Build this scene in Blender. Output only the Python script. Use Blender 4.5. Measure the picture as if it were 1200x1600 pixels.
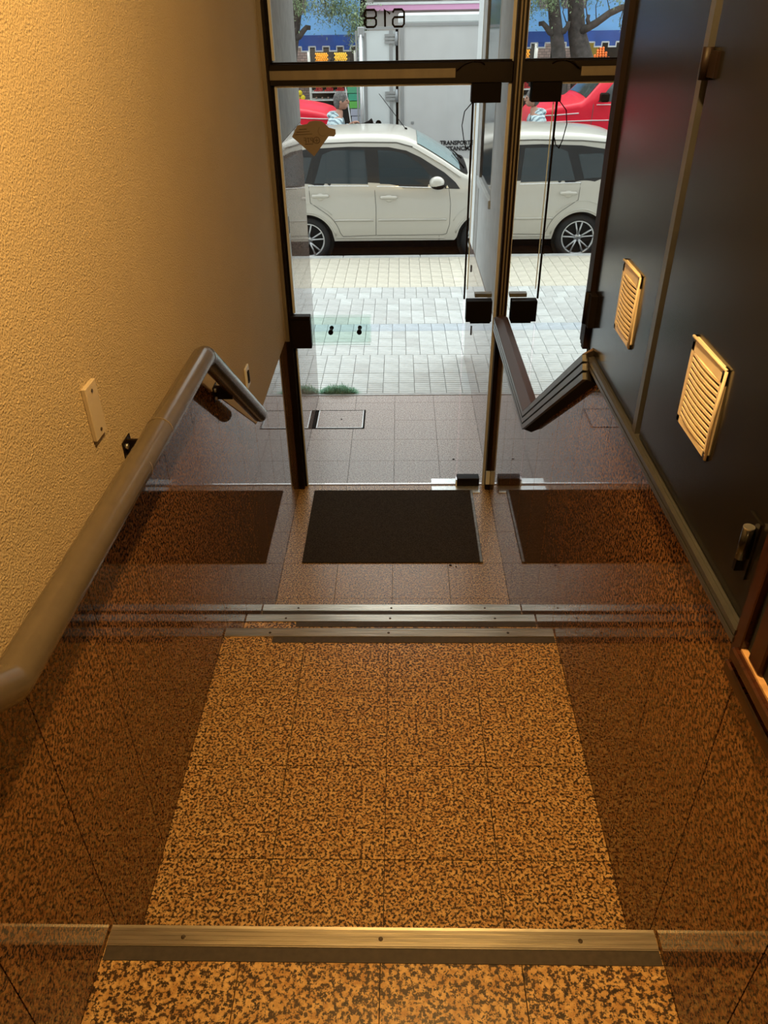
import bpy, bmesh, math, random
from math import sin, cos, pi, radians
from mathutils import Vector, Matrix
random.seed(7)
S = bpy.context.scene
COL = S.collection
for o in list(bpy.data.objects): bpy.data.objects.remove(o)

# ------------------------------------------------------------------ camera
PITCH, YAW, ROLL, FPX = 0.58749, -0.02727, -0.01767, 1183.6
cam_d = bpy.data.cameras.new('camera'); cam = bpy.data.objects.new('camera', cam_d); COL.objects.link(cam)
cam_d.sensor_fit = 'VERTICAL'; cam_d.sensor_height = 24.0; cam_d.lens = 24.0*FPX/1600.0
cam_d.clip_start = 0.02; cam_d.clip_end = 300
def cam_dir(a, b):
    c, s = cos(ROLL), sin(ROLL); uu = c*a+s*b; vv = -s*a+c*b
    x = uu; U = -vv; F = 1.0
    c, s = cos(PITCH), sin(PITCH); y = c*F+s*U; z = -s*F+c*U
    c, s = cos(YAW), sin(YAW)
    return Vector((c*x+s*y, -s*x+c*y, z))
f0 = cam_dir(0, 0); rx = cam_dir(1, 0)-f0; up = f0-cam_dir(0, 1)
M = Matrix((rx, up, -f0)).transposed().to_4x4(); M.translation = Vector((0.047, 0, 2.54))
cam.matrix_world = M
S.camera = cam

# ------------------------------------------------------------------ world, exposure
w = bpy.data.worlds.new('overcast_sky'); S.world = w; w.use_nodes = True
nt = w.node_tree; bgn = nt.nodes['Background']
tc = nt.nodes.new('ShaderNodeTexCoord'); sp = nt.nodes.new('ShaderNodeSeparateXYZ'); cr = nt.nodes.new('ShaderNodeValToRGB')
nt.links.new(tc.outputs['Generated'], sp.inputs[0]); nt.links.new(sp.outputs['Z'], cr.inputs[0]); nt.links.new(cr.outputs[0], bgn.inputs[0])
cr.color_ramp.elements[0].color = (0.86, 0.89, 0.93, 1); cr.color_ramp.elements[1].color = (0.95, 0.98, 1.0, 1)
bgn.inputs[1].default_value = 2.1
S.view_settings.view_transform = 'Standard'; S.view_settings.look = 'None'
S.view_settings.exposure = 0.0; S.view_settings.gamma = 1.0; S.view_settings.use_curve_mapping = False
sun_d = bpy.data.lights.new('sun', 'SUN'); sun_d.energy = 1.2; sun_d.angle = radians(60); sun_d.color = (1, .98, .94)
sun = bpy.data.objects.new('sun', sun_d); COL.objects.link(sun); sun.rotation_euler = (radians(-38), radians(10), 0); sun.location = (0, 10, 20)
LAMPS = [(0.16, 1.05, 122), (0.20, -1.3, 12)]       # x, y, watts : warm ceiling lights
LAMP_Z, LAMP_COL, LAMP_R = 3.30, (1.0, 0.60, 0.20), 0.035

# ------------------------------------------------------------------ materials
MATS = {}
def newmat(name):
    m = bpy.data.materials.new(name); m.use_nodes = True
    return m, m.node_tree, m.node_tree.nodes['Principled BSDF']
def mat(name, col, rough=.5, metal=0, spec=.5, noise=0, nscale=20, bump=0, bscale=60, coat=0, stretch=None):
    if name in MATS: return MATS[name]
    m, nt, b = newmat(name)
    b.inputs['Base Color'].default_value = (*col, 1); b.inputs['Roughness'].default_value = rough
    b.inputs['Metallic'].default_value = metal; b.inputs['Specular IOR Level'].default_value = spec
    b.inputs['Coat Weight'].default_value = coat; b.inputs['Coat Roughness'].default_value = .05
    g = nt.nodes.new('ShaderNodeTexCoord'); src = g.outputs['Object']
    if stretch:
        mp = nt.nodes.new('ShaderNodeMapping'); mp.inputs['Scale'].default_value = stretch
        nt.links.new(src, mp.inputs[0]); src = mp.outputs[0]
    if noise:
        n = nt.nodes.new('ShaderNodeTexNoise'); n.inputs['Scale'].default_value = nscale; n.inputs['Detail'].default_value = 4
        nt.links.new(src, n.inputs['Vector'])
        r = nt.nodes.new('ShaderNodeValToRGB')
        r.color_ramp.elements[0].position = .3; r.color_ramp.elements[1].position = .7
        r.color_ramp.elements[0].color = (*[c*(1-noise) for c in col], 1)
        r.color_ramp.elements[1].color = (*[min(1, c*(1+noise)) for c in col], 1)
        nt.links.new(n.outputs['Fac'], r.inputs[0]); nt.links.new(r.outputs[0], b.inputs['Base Color'])
    if bump:
        n = nt.nodes.new('ShaderNodeTexNoise'); n.inputs['Scale'].default_value = bscale; n.inputs['Detail'].default_value = 5
        nt.links.new(src, n.inputs['Vector'])
        bp = nt.nodes.new('ShaderNodeBump'); bp.inputs['Strength'].default_value = bump; bp.inputs['Distance'].default_value = .004
        nt.links.new(n.outputs['Fac'], bp.inputs['Height']); nt.links.new(bp.outputs[0], b.inputs['Normal'])
    MATS[name] = m
    return m
def granite(name, rough, a=(.62, .30, .135), b2=(.74, .44, .24), dark=(.035, .022, .018), mid=(.26, .12, .06), scale=105, thr=.47):
    m, nt, b = newmat(name)
    g = nt.nodes.new('ShaderNodeNewGeometry')
    n1 = nt.nodes.new('ShaderNodeTexNoise'); n1.inputs['Scale'].default_value = scale; n1.inputs['Detail'].default_value = 2.5; n1.inputs['Roughness'].default_value = .6
    n2 = nt.nodes.new('ShaderNodeTexNoise'); n2.inputs['Scale'].default_value = scale*.45; n2.inputs['Detail'].default_value = 2
    v = nt.nodes.new('ShaderNodeTexVoronoi'); v.inputs['Scale'].default_value = scale*1.3
    for n in (n1, n2, v): nt.links.new(g.outputs['Position'], n.inputs['Vector'])
    mx = nt.nodes.new('ShaderNodeMix'); mx.data_type = 'RGBA'
    mx.inputs[6].default_value = (*a, 1); mx.inputs[7].default_value = (*b2, 1)
    r2 = nt.nodes.new('ShaderNodeValToRGB'); r2.color_ramp.elements[0].position = .35; r2.color_ramp.elements[1].position = .65
    nt.links.new(n2.outputs['Fac'], r2.inputs[0]); nt.links.new(r2.outputs[0], mx.inputs[0])
    r1 = nt.nodes.new('ShaderNodeValToRGB'); e = r1.color_ramp.elements
    e[0].position = thr-.045; e[0].color = (0, 0, 0, 1); e[1].position = thr+.05; e[1].color = (1, 1, 1, 1)
    nt.links.new(n1.outputs['Fac'], r1.inputs[0])
    md = nt.nodes.new('ShaderNodeMix'); md.data_type = 'RGBA'; md.inputs[6].default_value = (*dark, 1); md.inputs[7].default_value = (*mid, 1)
    nt.links.new(v.outputs['Color'], md.inputs[0])
    m2 = nt.nodes.new('ShaderNodeMix'); m2.data_type = 'RGBA'
    nt.links.new(r1.outputs[0], m2.inputs[0]); nt.links.new(md.outputs[2], m2.inputs[6]); nt.links.new(mx.outputs[2], m2.inputs[7])
    nt.links.new(m2.outputs[2], b.inputs['Base Color'])
    b.inputs['Roughness'].default_value = rough; b.inputs['Specular IOR Level'].default_value = .55
    MATS[name] = m
    return m
G_FLOOR = granite('floor_granite', .30, a=(.50, .265, .08), b2=(.76, .50, .20), dark=(.008, .006, .005), mid=(.09, .042, .018), scale=135, thr=.487)
G_WALL = granite('polished_wall_granite', .035, a=(.25, .108, .033), b2=(.36, .18, .065), dark=(.008, .005, .004), mid=(.06, .026, .010), scale=120, thr=.49)  # same granite as the floor, with grazing-light shade put into the colour
G_OUT = granite('vestibule_granite', .3, a=(.46, .34, .30), b2=(.58, .49, .45), dark=(.08, .07, .07), mid=(.22, .17, .15), scale=130, thr=.465)
G_OUTW = granite('outer_wall_granite', .03, a=(.40, .29, .25), b2=(.46, .37, .33), dark=(.08, .07, .06), mid=(.20, .15, .13), scale=130, thr=.465)
GROUT = mat('grout', (.05, .03, .02), .9)
def plaster():
    m, nt, b = newmat('stucco_plaster')
    g = nt.nodes.new('ShaderNodeNewGeometry')
    n1 = nt.nodes.new('ShaderNodeTexNoise'); n1.inputs['Scale'].default_value = 270; n1.inputs['Detail'].default_value = 3
    n2 = nt.nodes.new('ShaderNodeTexVoronoi'); n2.inputs['Scale'].default_value = 230; n2.feature = 'SMOOTH_F1'
    n3 = nt.nodes.new('ShaderNodeTexNoise'); n3.inputs['Scale'].default_value = 2.5
    for n in (n1, n2, n3): nt.links.new(g.outputs['Position'], n.inputs['Vector'])
    ad = nt.nodes.new('ShaderNodeMath'); ad.operation = 'ADD'; nt.links.new(n1.outputs['Fac'], ad.inputs[0]); nt.links.new(n2.outputs['Distance'], ad.inputs[1])
    bp = nt.nodes.new('ShaderNodeBump'); bp.inputs['Strength'].default_value = .6; bp.inputs['Distance'].default_value = .004
    nt.links.new(ad.outputs[0], bp.inputs['Height']); nt.links.new(bp.outputs[0], b.inputs['Normal'])
    r = nt.nodes.new('ShaderNodeValToRGB'); r.color_ramp.elements[0].color = (.45, .36, .235, 1); r.color_ramp.elements[1].color = (.52, .42, .28, 1)
    nt.links.new(n3.outputs['Fac'], r.inputs[0]); nt.links.new(r.outputs[0], b.inputs['Base Color'])
    b.inputs['Roughness'].default_value = .85; b.inputs['Specular IOR Level'].default_value = .2
    MATS['stucco_plaster'] = m; return m
PLASTER = plaster()
def glass(name, tint=(.95, .98, .97), refl=1.0):
    m = bpy.data.materials.new(name); m.use_nodes = True; nt = m.node_tree; nt.nodes.clear()
    o = nt.nodes.new('ShaderNodeOutputMaterial'); t = nt.nodes.new('ShaderNodeBsdfTransparent'); gl = nt.nodes.new('ShaderNodeBsdfGlossy')
    fr = nt.nodes.new('ShaderNodeFresnel'); fr.inputs[0].default_value = 1.45; mx = nt.nodes.new('ShaderNodeMixShader')
    ml = nt.nodes.new('ShaderNodeMath'); ml.operation = 'MULTIPLY'; ml.inputs[1].default_value = refl
    t.inputs[0].default_value = (*tint, 1); gl.inputs['Roughness'].default_value = .01
    nt.links.new(fr.outputs[0], ml.inputs[0]); nt.links.new(ml.outputs[0], mx.inputs[0]); nt.links.new(t.outputs[0], mx.inputs[1]); nt.links.new(gl.outputs[0], mx.inputs[2]); nt.links.new(mx.outputs[0], o.inputs[0])
    MATS[name] = m; return m
GLASS = glass('clear_glass', refl=.6); GREEN_GLASS = glass('green_plate_glass', (.94, .985, .965))
MIRROR = mat('mirror_silver', (.93, .94, .93), .0, 1.0)
BLACK = mat('black_metal', (.006, .004, .0035), .65, spec=.08)
BROWNF = mat('dark_brown_anodised', (.008, .004, .003), .5, 0, .16, noise=.2, nscale=30)
BRASS = mat('brass_strip', (.17, .14, .10), .5, .1, noise=.15, nscale=15, stretch=(1, 1, .2))
TRIMG = mat('grey_painted_moulding', (.045, .045, .046), .33, spec=.9, noise=.12, nscale=25)
PANEL = mat('dark_grey_satin_paint', (.009, .008, .007), .20, 0, .65, noise=.1, nscale=9)
RAIL = mat('taupe_enamel', (.105, .085, .064), .22, 0, .6, noise=.06, nscale=30)
ALU = mat('worn_aluminium', (.62, .58, .50), .3, .9, noise=.22, nscale=40, stretch=(.15, 3, 3))
STRIP = mat('dark_grip_strip', (.055, .042, .030), .7, noise=.2, nscale=60)
BEIGE = mat('beige_painted_metal', (.85, .74, .58), .4, noise=.06, nscale=30)
RUBBER = mat('dark_rubber_mat', (.045, .033, .022), .8, spec=.12, noise=.75, nscale=190, bump=1.0, bscale=420)
STEEL = mat('brushed_steel', (.55, .56, .57), .3, .9, noise=.15, nscale=50)
SCREW = mat('dark_screw', (.10, .075, .05), .4, .7)
WOOD = mat('varnished_wood', (.042, .013, .006), .25, noise=.3, nscale=14, stretch=(1, 6, 1))
DARK = mat('dark_void', (.006, .005, .004), .8)
CONC = mat('grey_concrete_paint', (.34, .335, .32), .8, noise=.12, nscale=14, bump=.3, bscale=60)
WHITEP = mat('white_exterior_paint', (.78, .82, .82), .7, noise=.05, nscale=6, bump=.3, bscale=90)
CEIL = mat('ceiling_paint', (.28, .24, .18), .9)
ASPH = mat('asphalt', (.055, .055, .058), .85, noise=.3, nscale=30, bump=.5, bscale=120)
LAMP = None
def emis(name, col, s):
    m = bpy.data.materials.new(name); m.use_nodes = True; b = m.node_tree.nodes['Principled BSDF']
    b.inputs['Base Color'].default_value = (0, 0, 0, 1); b.inputs['Emission Color'].default_value = (*col, 1); b.inputs['Emission Strength'].default_value = s
    return m
LAMP = emis('warm_lamp', LAMP_COL, 6)

# ------------------------------------------------------------------ mesh helpers
class MB:
    def __init__(s): s.v = []; s.f = []; s.sm = set()
    def box(s, x0, x1, y0, y1, z0, z1):
        n = len(s.v)
        s.v += [(x, y, z) for x in (x0, x1) for y in (y0, y1) for z in (z0, z1)]
        s.f += [tuple(n+i for i in q) for q in ((0, 1, 3, 2), (4, 6, 7, 5), (0, 4, 5, 1), (2, 3, 7, 6), (0, 2, 6, 4), (1, 5, 7, 3))]
        return s
    def prism(s, poly, fn, a, b):
        """poly 2D points, fn(p, t) -> 3D for t=a and t=b"""
        n = len(s.v); k = len(poly)
        s.v += [tuple(fn(p, a)) for p in poly]+[tuple(fn(p, b)) for p in poly]
        s.f.append(tuple(range(n, n+k))); s.f.append(tuple(range(n+2*k-1, n+k-1, -1)))
        for i in range(k): j = (i+1) % k; s.f.append((n+i, n+j, n+k+j, n+k+i))
        return s
    def tube(s, pts, r, n=12, caps=True, rs=None):
        pts = [Vector(p) for p in pts]; base = len(s.v); m = len(pts); f0 = len(s.f)
        up = None
        for i, p in enumerate(pts):
            a = (pts[min(i+1, m-1)]-pts[max(i-1, 0)]).normalized()
            if up is None:
                up = Vector((0, 0, 1)) if abs(a.z) < .9 else Vector((1, 0, 0))
            sd = a.cross(up).normalized(); up = sd.cross(a).normalized()
            rr = rs[i] if rs else r
            if 0 < i < m-1:
                d1 = (pts[i]-pts[i-1]).normalized(); d2 = (pts[i+1]-pts[i]).normalized()
                k = 1/max(.5, cos(d1.angle(d2)/2)); b = (d2-d1)
                b = b.normalized() if b.length > 1e-6 else None
            else: k = 1; b = None
            for j in range(n):
                q = sd*cos(2*pi*j/n)*rr+up*sin(2*pi*j/n)*rr
                if b is not None: q += b*(q.dot(b))*(k-1)
                s.v.append(tuple(p+q))
        for i in range(m-1):
            for j in range(n):
                k2 = (j+1) % n; s.f.append((base+i*n+j, base+i*n+k2, base+(i+1)*n+k2, base+(i+1)*n+j))
        for k in range(f0, len(s.f)): s.sm.add(k)
        if caps: s.f.append(tuple(base+j for j in range(n-1, -1, -1))); s.f.append(tuple(base+(m-1)*n+j for j in range(n)))
        return s
    def lathe(s, prof, c, axis='y', n=24, sc=1, caps=True):
        """prof list of (r, h)"""
        base = len(s.v); m = len(prof); f0 = len(s.f)
        for r, h in prof:
            for j in range(n):
                a = 2*pi*j/n; u, v = r*cos(a)*sc, r*sin(a)*sc; h2 = h*sc
                p = {'y': (u, h2, v), 'z': (u, v, h2), 'x': (h2, u, v)}[axis]
                s.v.append((c[0]+p[0], c[1]+p[1], c[2]+p[2]))
        for i in range(m-1):
            for j in range(n):
                k2 = (j+1) % n; s.f.append((base+i*n+j, base+i*n+k2, base+(i+1)*n+k2, base+(i+1)*n+j))
        for k in range(f0, len(s.f)): s.sm.add(k)
        if caps: s.f.append(tuple(base+j for j in range(n))); s.f.append(tuple(base+(m-1)*n+j for j in range(n)))
        return s
    def ball(s, c, r, n=8, sq=(1, 1, 1)):
        prof = [(r*sin(pi*(i+.001)/n) if 0 < i < n else r*.02, -r*cos(pi*i/n)) for i in range(n+1)]
        base = len(s.v); s.lathe(prof, (0, 0, 0), 'z', n+2)
        for i in range(base, len(s.v)):
            v = s.v[i]; s.v[i] = (c[0]+v[0]*sq[0], c[1]+v[1]*sq[1], c[2]+v[2]*sq[2])
        return s
    def grid(s, rows, smooth=True):
        base = len(s.v); n = len(rows[0]); f0 = len(s.f)
        for r in rows: s.v += [tuple(p) for p in r]
        for i in range(len(rows)-1):
            for j in range(n-1): s.f.append((base+i*n+j, base+i*n+j+1, base+(i+1)*n+j+1, base+(i+1)*n+j))
        if smooth:
            for k in range(f0, len(s.f)): s.sm.add(k)
        return s
    def mesh(s, name, m, bevel=0, fix=True):
        me = bpy.data.meshes.new(name); me.from_pydata([tuple(v) for v in s.v], [], s.f)
        if s.sm:
            for k in s.sm: me.polygons[k].use_smooth = True
        if bevel or fix:
            bm = bmesh.new(); bm.from_mesh(me)
            if fix: bmesh.ops.recalc_face_normals(bm, faces=bm.faces)
            if bevel: bmesh.ops.bevel(bm, geom=list(bm.edges), offset=bevel, segments=1, affect='EDGES', clamp_overlap=True)
            bm.to_mesh(me); bm.free()
        me.materials.append(m)
        return me
    def build(s, name, m, parent=None, loc=None, bevel=0, fix=True, **kw):
        o = bpy.data.objects.new(name, s.mesh(name, m, bevel, fix)); COL.objects.link(o)
        if loc: o.location = loc
        if parent: o.parent = parent
        for k, v in kw.items(): o[k] = v
        return o
def inst(o, name, parent, loc, label=None):
    c = o.copy(); c.name = name; COL.objects.link(c); c.parent = parent; c.location = loc
    if label: c['label'] = label
    return c
def root(name, loc=(0, 0, 0), **kw):
    o = bpy.data.objects.new(name, None); o.empty_display_size = .05; COL.objects.link(o); o.location = loc
    for k, v in kw.items(): o[k] = v
    return o
def tag(o, label=None, cat=None, group=None, kind=None):
    if label: o['label'] = label
    if cat: o['category'] = cat
    if group: o['group'] = group
    if kind: o['kind'] = kind
    return o
def struct(o, label=None): return tag(o, label, None, None, 'structure')

# ------------------------------------------------------------------ building shell
W = .60
E1, E2, E3, E4 = .874, 2.064, 2.381, 2.695         # nosing lines
Z1, Z2, Z3, Z4 = .848, .645, .433, .217
THR = 5.484; CEIL_Z = 3.34
GAP = .0011
def tile_row(parent, y0, y1, z, material, x0=-W, n=4, size=.3):
    for i in range(n):
        a = x0+i*size+GAP; b = min(x0+(i+1)*size, W)-GAP
        t = MB().box(a, b, y0+GAP, y1-GAP, z-.012, z).build('tile', material, parent)
def step(name, y0, y1, z, rows, strip_x, label):
    """a level of the stairs from y0 (near) to y1 (its nosing), top at z"""
    s = struct(MB().box(-W, W, y0, y1, -.05, z-.010).build(name, GROUT), label)
    for a, b in rows: tile_row(s, a, b, z, G_FLOOR)
    if strip_x is None: return s
    # riser facing
    MB().box(-W, W, y1, y1+.004, -.05, z-.004).build('riser', G_FLOOR, s)
    # aluminium nosing with ridges
    pr = [(-.036, 0), (-.036, .003)]
    for k in range(4):
        a = -.034+k*.0095
        pr += [(a, .003), (a+.001, .0045), (a+.0065, .0045), (a+.0075, .003)]
    pr += [(.008, .0035), (.010, -.026), (.006, -.026), (.005, 0)]
    nz = MB().prism(pr, lambda p, t: (t, y1+p[0], z+p[1]+.0005), -W+.004, W-.004).build('nosing', ALU, s)
    for x in (-W*.72, .0, W*.72): MB().lathe([(.005, 0), (.005, .0012), (.0015, .0012), (.0015, .0006)], (x, y1-.018, z+.0048), 'z', 10).build('screw', SCREW, nz)
    MB().box(strip_x, W-.004, y1-.066, y1-.0365, z+.0002, z+.002).build('grip_strip', STRIP, s)
    return s
step('upper_landing', -2.2, E1, Z1, [(-1.526, -1.226), (-1.226, -.926), (-.926, -.626), (-.626, -.326), (-.326, -.026), (-.026, .274), (.274, .574), (.574, E1)], -W+.004, 'top floor level tiled in orange granite at the foot of the picture')
step('middle_landing', E1, E2, Z2, [(E1, 1.169), (1.169, 1.469), (1.469, 1.769), (1.769, E2)], -.42, 'four by four tile landing in orange black-flecked granite')
step('stair_step', E2, E3, Z3, [(E2, E3)], -.387, 'short middle tread of the lower stairs')
step('stair_step', E3, E4, Z4, [(E3, E4)], -W+.004, 'lowest tread of the stairs above the mat level')
fl = struct(MB().box(-W, W, E4, THR, -.08, -.010).build('floor', GROUT))
ys = [E4, 3.0077, 3.305, 3.605, 3.905, 4.120]
for a, b in zip(ys[:-1], ys[1:]): tile_row(fl, a, b, 0, G_FLOOR)
MB().box(-W, W, 4.121, 4.129, -.01, .003).build('threshold_bar', mat('dull_threshold', (.30, .27, .25), .5), fl)
HX0, HX1, HY0, HY1 = -.588, -.222, 4.903, 5.207    # access hatch
ys = [4.130, 4.436, 4.736, 5.036, 5.336, THR-.02]
for a, b in zip(ys[:-1], ys[1:]):
    for i in range(4):
        x0 = -W+i*.3; x1 = x0+.3
        if i < 2 and b > HY0 and a < HY1:
            # cut the tiles round the hatch
            for (ya, yb) in ((a, min(b, HY0)), (max(a, HY1), b)):
                if yb-ya > .01: MB().box(x0+GAP, x1-GAP, ya+GAP, yb-GAP, -.012, 0).build('tile', G_OUT, fl)
            if i == 1:
                MB().box(HX1+.004, x1-GAP, max(a, HY0), min(b, HY1), -.012, 0).build('tile', G_OUT, fl)
        else: MB().box(x0+GAP, x1-GAP, a+GAP, b-GAP, -.012, 0).build('tile', G_OUT, fl)
MB().box(-W, W, THR-.018, THR+.01, -.06, .004).build('kerb_edge', mat('pale_stone_edge', (.5, .5, .5), .6, noise=.15), fl)
ht = tag(root('access_hatch', (HX0, HY0, 0)), 'square tiled floor hatch in a dark steel frame on the outdoor vestibule floor', 'hatch')
wd, hd = HX1-HX0, HY1-HY0
fr = MB(); t = .008
fr.box(0, wd, 0, t, -.012, .003).box(0, wd, hd-t*.5, hd, -.012, .001).box(-.010, t*1.0, 0, hd, -.012, .002).box(wd-t*1.1, wd, 0, hd, -.012, .003)
fr.build('hatch_frame', BLACK, ht)
MB().box(t*2.2, t*3, t*1.5, hd-t, -.004, .0035).box(t*2, wd-t*2, t*1.1, t*1.7, -.004, .0035).box(wd-t*1.9, wd-t*1.3, t*1.5, hd-t, -.004, .0035).build('steel_edge', STEEL, ht)
lid = MB().box(t*3, wd-t*2, t*1.7, hd-t, -.010, .0006).build('hatch_lid', G_OUT, ht)
MB().lathe([(.007, 0), (.007, .0015), (.003, .0015)], (wd*.53, hd*.5, .0006), 'z', 12).build('lift_hole', BLACK, lid)

# --- wainscot profile: y -> top height
def topz(y):
    if y >= 3.006: return .985
    if y <= 2.10: return 1.68
    return 1.68+(y-2.10)*(.985-1.68)/(3.006-2.10)
def botz(y): return -.06
def stair_poly(y0, y1, top, bot):
    ks = sorted([k for k in ((2.10, 3.02) if top is not topz_r else (2.0, 2.004, 2.875)) if y0+.001 < k < y1-.001])
    yy = [y0]+ks+[y1]
    return [(y, bot) for y in (y0, y1)]+[(y, top(y)) for y in reversed(yy)]
def topz_l(y):
    if y >= 3.02: return 1.0
    if y <= 2.10: return 1.645
    return 1.645+(y-2.10)*(1.0-1.645)/.92
def topz_r(y):
    if y >= 2.875: return 1.028
    if y <= 2.0: return 1.684
    return 1.65+(y-2.01)*(1.028-1.65)/.865
joints = [-1.5+.3*i for i in range(19)]+[4.10]
joints = [j for j in joints if j < 4.05]+[4.112]
wl = struct(MB().prism(stair_poly(-2.2, 4.2, lambda y: CEIL_Z, -.1), lambda p, t: (t, p[0], p[1]), -.75, -W-.010).build('wall_left', GROUT))
wr = struct(MB().prism([(-2.2, -.1), (4.2, -.1), (4.2, CEIL_Z), (-2.2, CEIL_Z)], lambda p, t: (t, p[0], p[1]), W+.016, .80).build('wall_right', GROUT))
for a, b in zip(joints[:-1], joints[1:]):
    MB().prism(stair_poly(a+.0015, b-.0015, topz_l, -.05), lambda p, t: (t, p[0], p[1]), -W-.012, -W).build('granite_panel', G_WALL, wl)
    MB().prism(stair_poly(a+.0015, b-.0015, topz_r, -.05), lambda p, t: (t, p[0], p[1]), W, W+.017).build('granite_panel', G_WALL, wr)
# stucco above the left wainscot, rougher than the granite and 4 mm proud
yy = [-2.2, 2.10, 3.02, 4.19]
pb = MB()
for x in (-W+.003,):
    poly = [(-2.2, CEIL_Z), (4.19, CEIL_Z)]+[(y, topz_l(y)+.002) for y in reversed(yy)]
    pb.prism(poly, lambda p, t: (t, p[0], p[1]), -W-.011, -W+.003)
pb.build('stucco_face', PLASTER, wl)
struct(MB().box(-.8, .85, -2.25, 4.2, CEIL_Z, CEIL_Z+.1).build('ceiling', CEIL))
struct(MB().box(-.8, .85, -2.35, -2.2, -.1, CEIL_Z).build('wall_back', PLASTER))

# --- lamps
for i, (lx, ly, e) in enumerate(LAMPS):
    r = tag(root('ceiling_light', (lx, ly, CEIL_Z)), ['round recessed ceiling light over the middle landing', 'round recessed ceiling light above the top landing'][i], 'ceiling light')
    MB().lathe([(.075, 0), (.075, -.006), (.055, -.008), (.055, 0)], (0, 0, 0), 'z', 28, caps=False).build('trim_ring', STEEL, r)
    MB().lathe([(.05, -.001), (.05, -.004)], (0, 0, 0), 'z', 24).build('lamp_face', LAMP, r)
    ld = bpy.data.lights.new('warm_lamp', 'POINT'); ld.energy = e; ld.color = LAMP_COL; ld.shadow_soft_size = LAMP_R
    lo = bpy.data.objects.new('warm_lamp', ld); COL.objects.link(lo); lo.parent = r; lo.location = (0, 0, LAMP_Z-CEIL_Z-.02)

# ------------------------------------------------------------------ mouldings, mirror and service panels on the right wall
def ridged(pts, up_n, width, proud, name, material, ridges=3, parent=None, x=W):
    """moulding following yz points; up_n offsets away from the granite; ridges stand proud towards the corridor"""
    m = MB()
    def strip(o0, o1, p0, p1):
        A = [(a[0]+n[0]*o0, a[1]+n[1]*o0) for a, n in zip(pts, up_n)]; B = [(a[0]+n[0]*o1, a[1]+n[1]*o1) for a, n in zip(pts, up_n)]
        for i in range(len(pts)-1):
            m.prism([A[i], A[i+1], B[i+1], B[i]], lambda p, t: (x-t, p[0], p[1]), p0, p1)
    strip(0, width, -.004, proud*.62)
    st = width/ridges
    for k in range(ridges): strip(k*st+st*.16, (k+1)*st-st*.10, proud*.6, proud)
    return m
TW, TP = .075, .04
# moulding with a bevelled underside, three ridges on its face and a brown sloping top that meets the mirror
PTS = [(4.06, 1.028), (2.875, 1.028), (1.985, 1.648)]; NRM = [(0, 1), (.324, 1.0), (.586, .81)]
def sect(i, sec):
    p, n = PTS[i], NRM[i]; return [(W-x, p[0]+n[0]*h, p[1]+n[1]*h) for h, x in sec]
def run(i, sec, name, material, parent=None):
    A, Bq = sect(i, sec), sect(i+1, sec); m = MB(); k = len(sec); m.v = A+Bq
    m.f = [tuple(range(k)), tuple(range(2*k-1, k-1, -1))]+[(j, (j+1) % k, k+(j+1) % k, k+j) for j in range(k)]
    return m.build(name, material, parent)
for i, nm in ((0, 'trim_1'), (1, 'trim_2')):
    base = struct(run(i, [(0, -.004), (.013, .030), (.088, .030), (.10, -.004)], nm, BLACK))
    for q in range(3): run(i, [(.013+q*.026, .026), (.014+q*.026, .041), (.033+q*.026, .041), (.034+q*.026, .026)], 'ridge', TRIMG, base)
    run(i, [(.086, .028), (.087, .040), (.108, .002), (.104, -.002)], 'top_slope', mat('brown_reveal', (.075, .036, .020), .45), base)
# frame under and around the service panels
o = ridged([(2.06, 1.682), (.905, 1.682)], [(0, 1), (0, 1)], .030, .024, 't', TRIMG, 2).build('trim_3', TRIMG); struct(o)
o = MB()
for k in range(3): o.box(W-.022+.004*k, W+.004, 2.118+k*.029, 2.142+k*.029, 1.70, CEIL_Z)
o.box(W-.008, W+.01, 2.10, 2.203, 1.70, CEIL_Z)
struct(o.build('trim_4', BROWNF))
# mirror
mp = [(4.06, 1.06), (4.06, CEIL_Z), (2.20, CEIL_Z), (2.14, 1.62), (2.90, 1.06)]
mi = tag(root('wall_mirror', (W-.003, 3.1, 1.04)), 'frameless mirror set in the right wall beside the glass door, above the granite', 'mirror')
mm = MB().prism([(a-3.1, b-1.04) for a, b in mp], lambda p, t: (t, p[0], p[1]), .0, .005).build('mirror_glass', MIRROR, mi)

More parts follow.
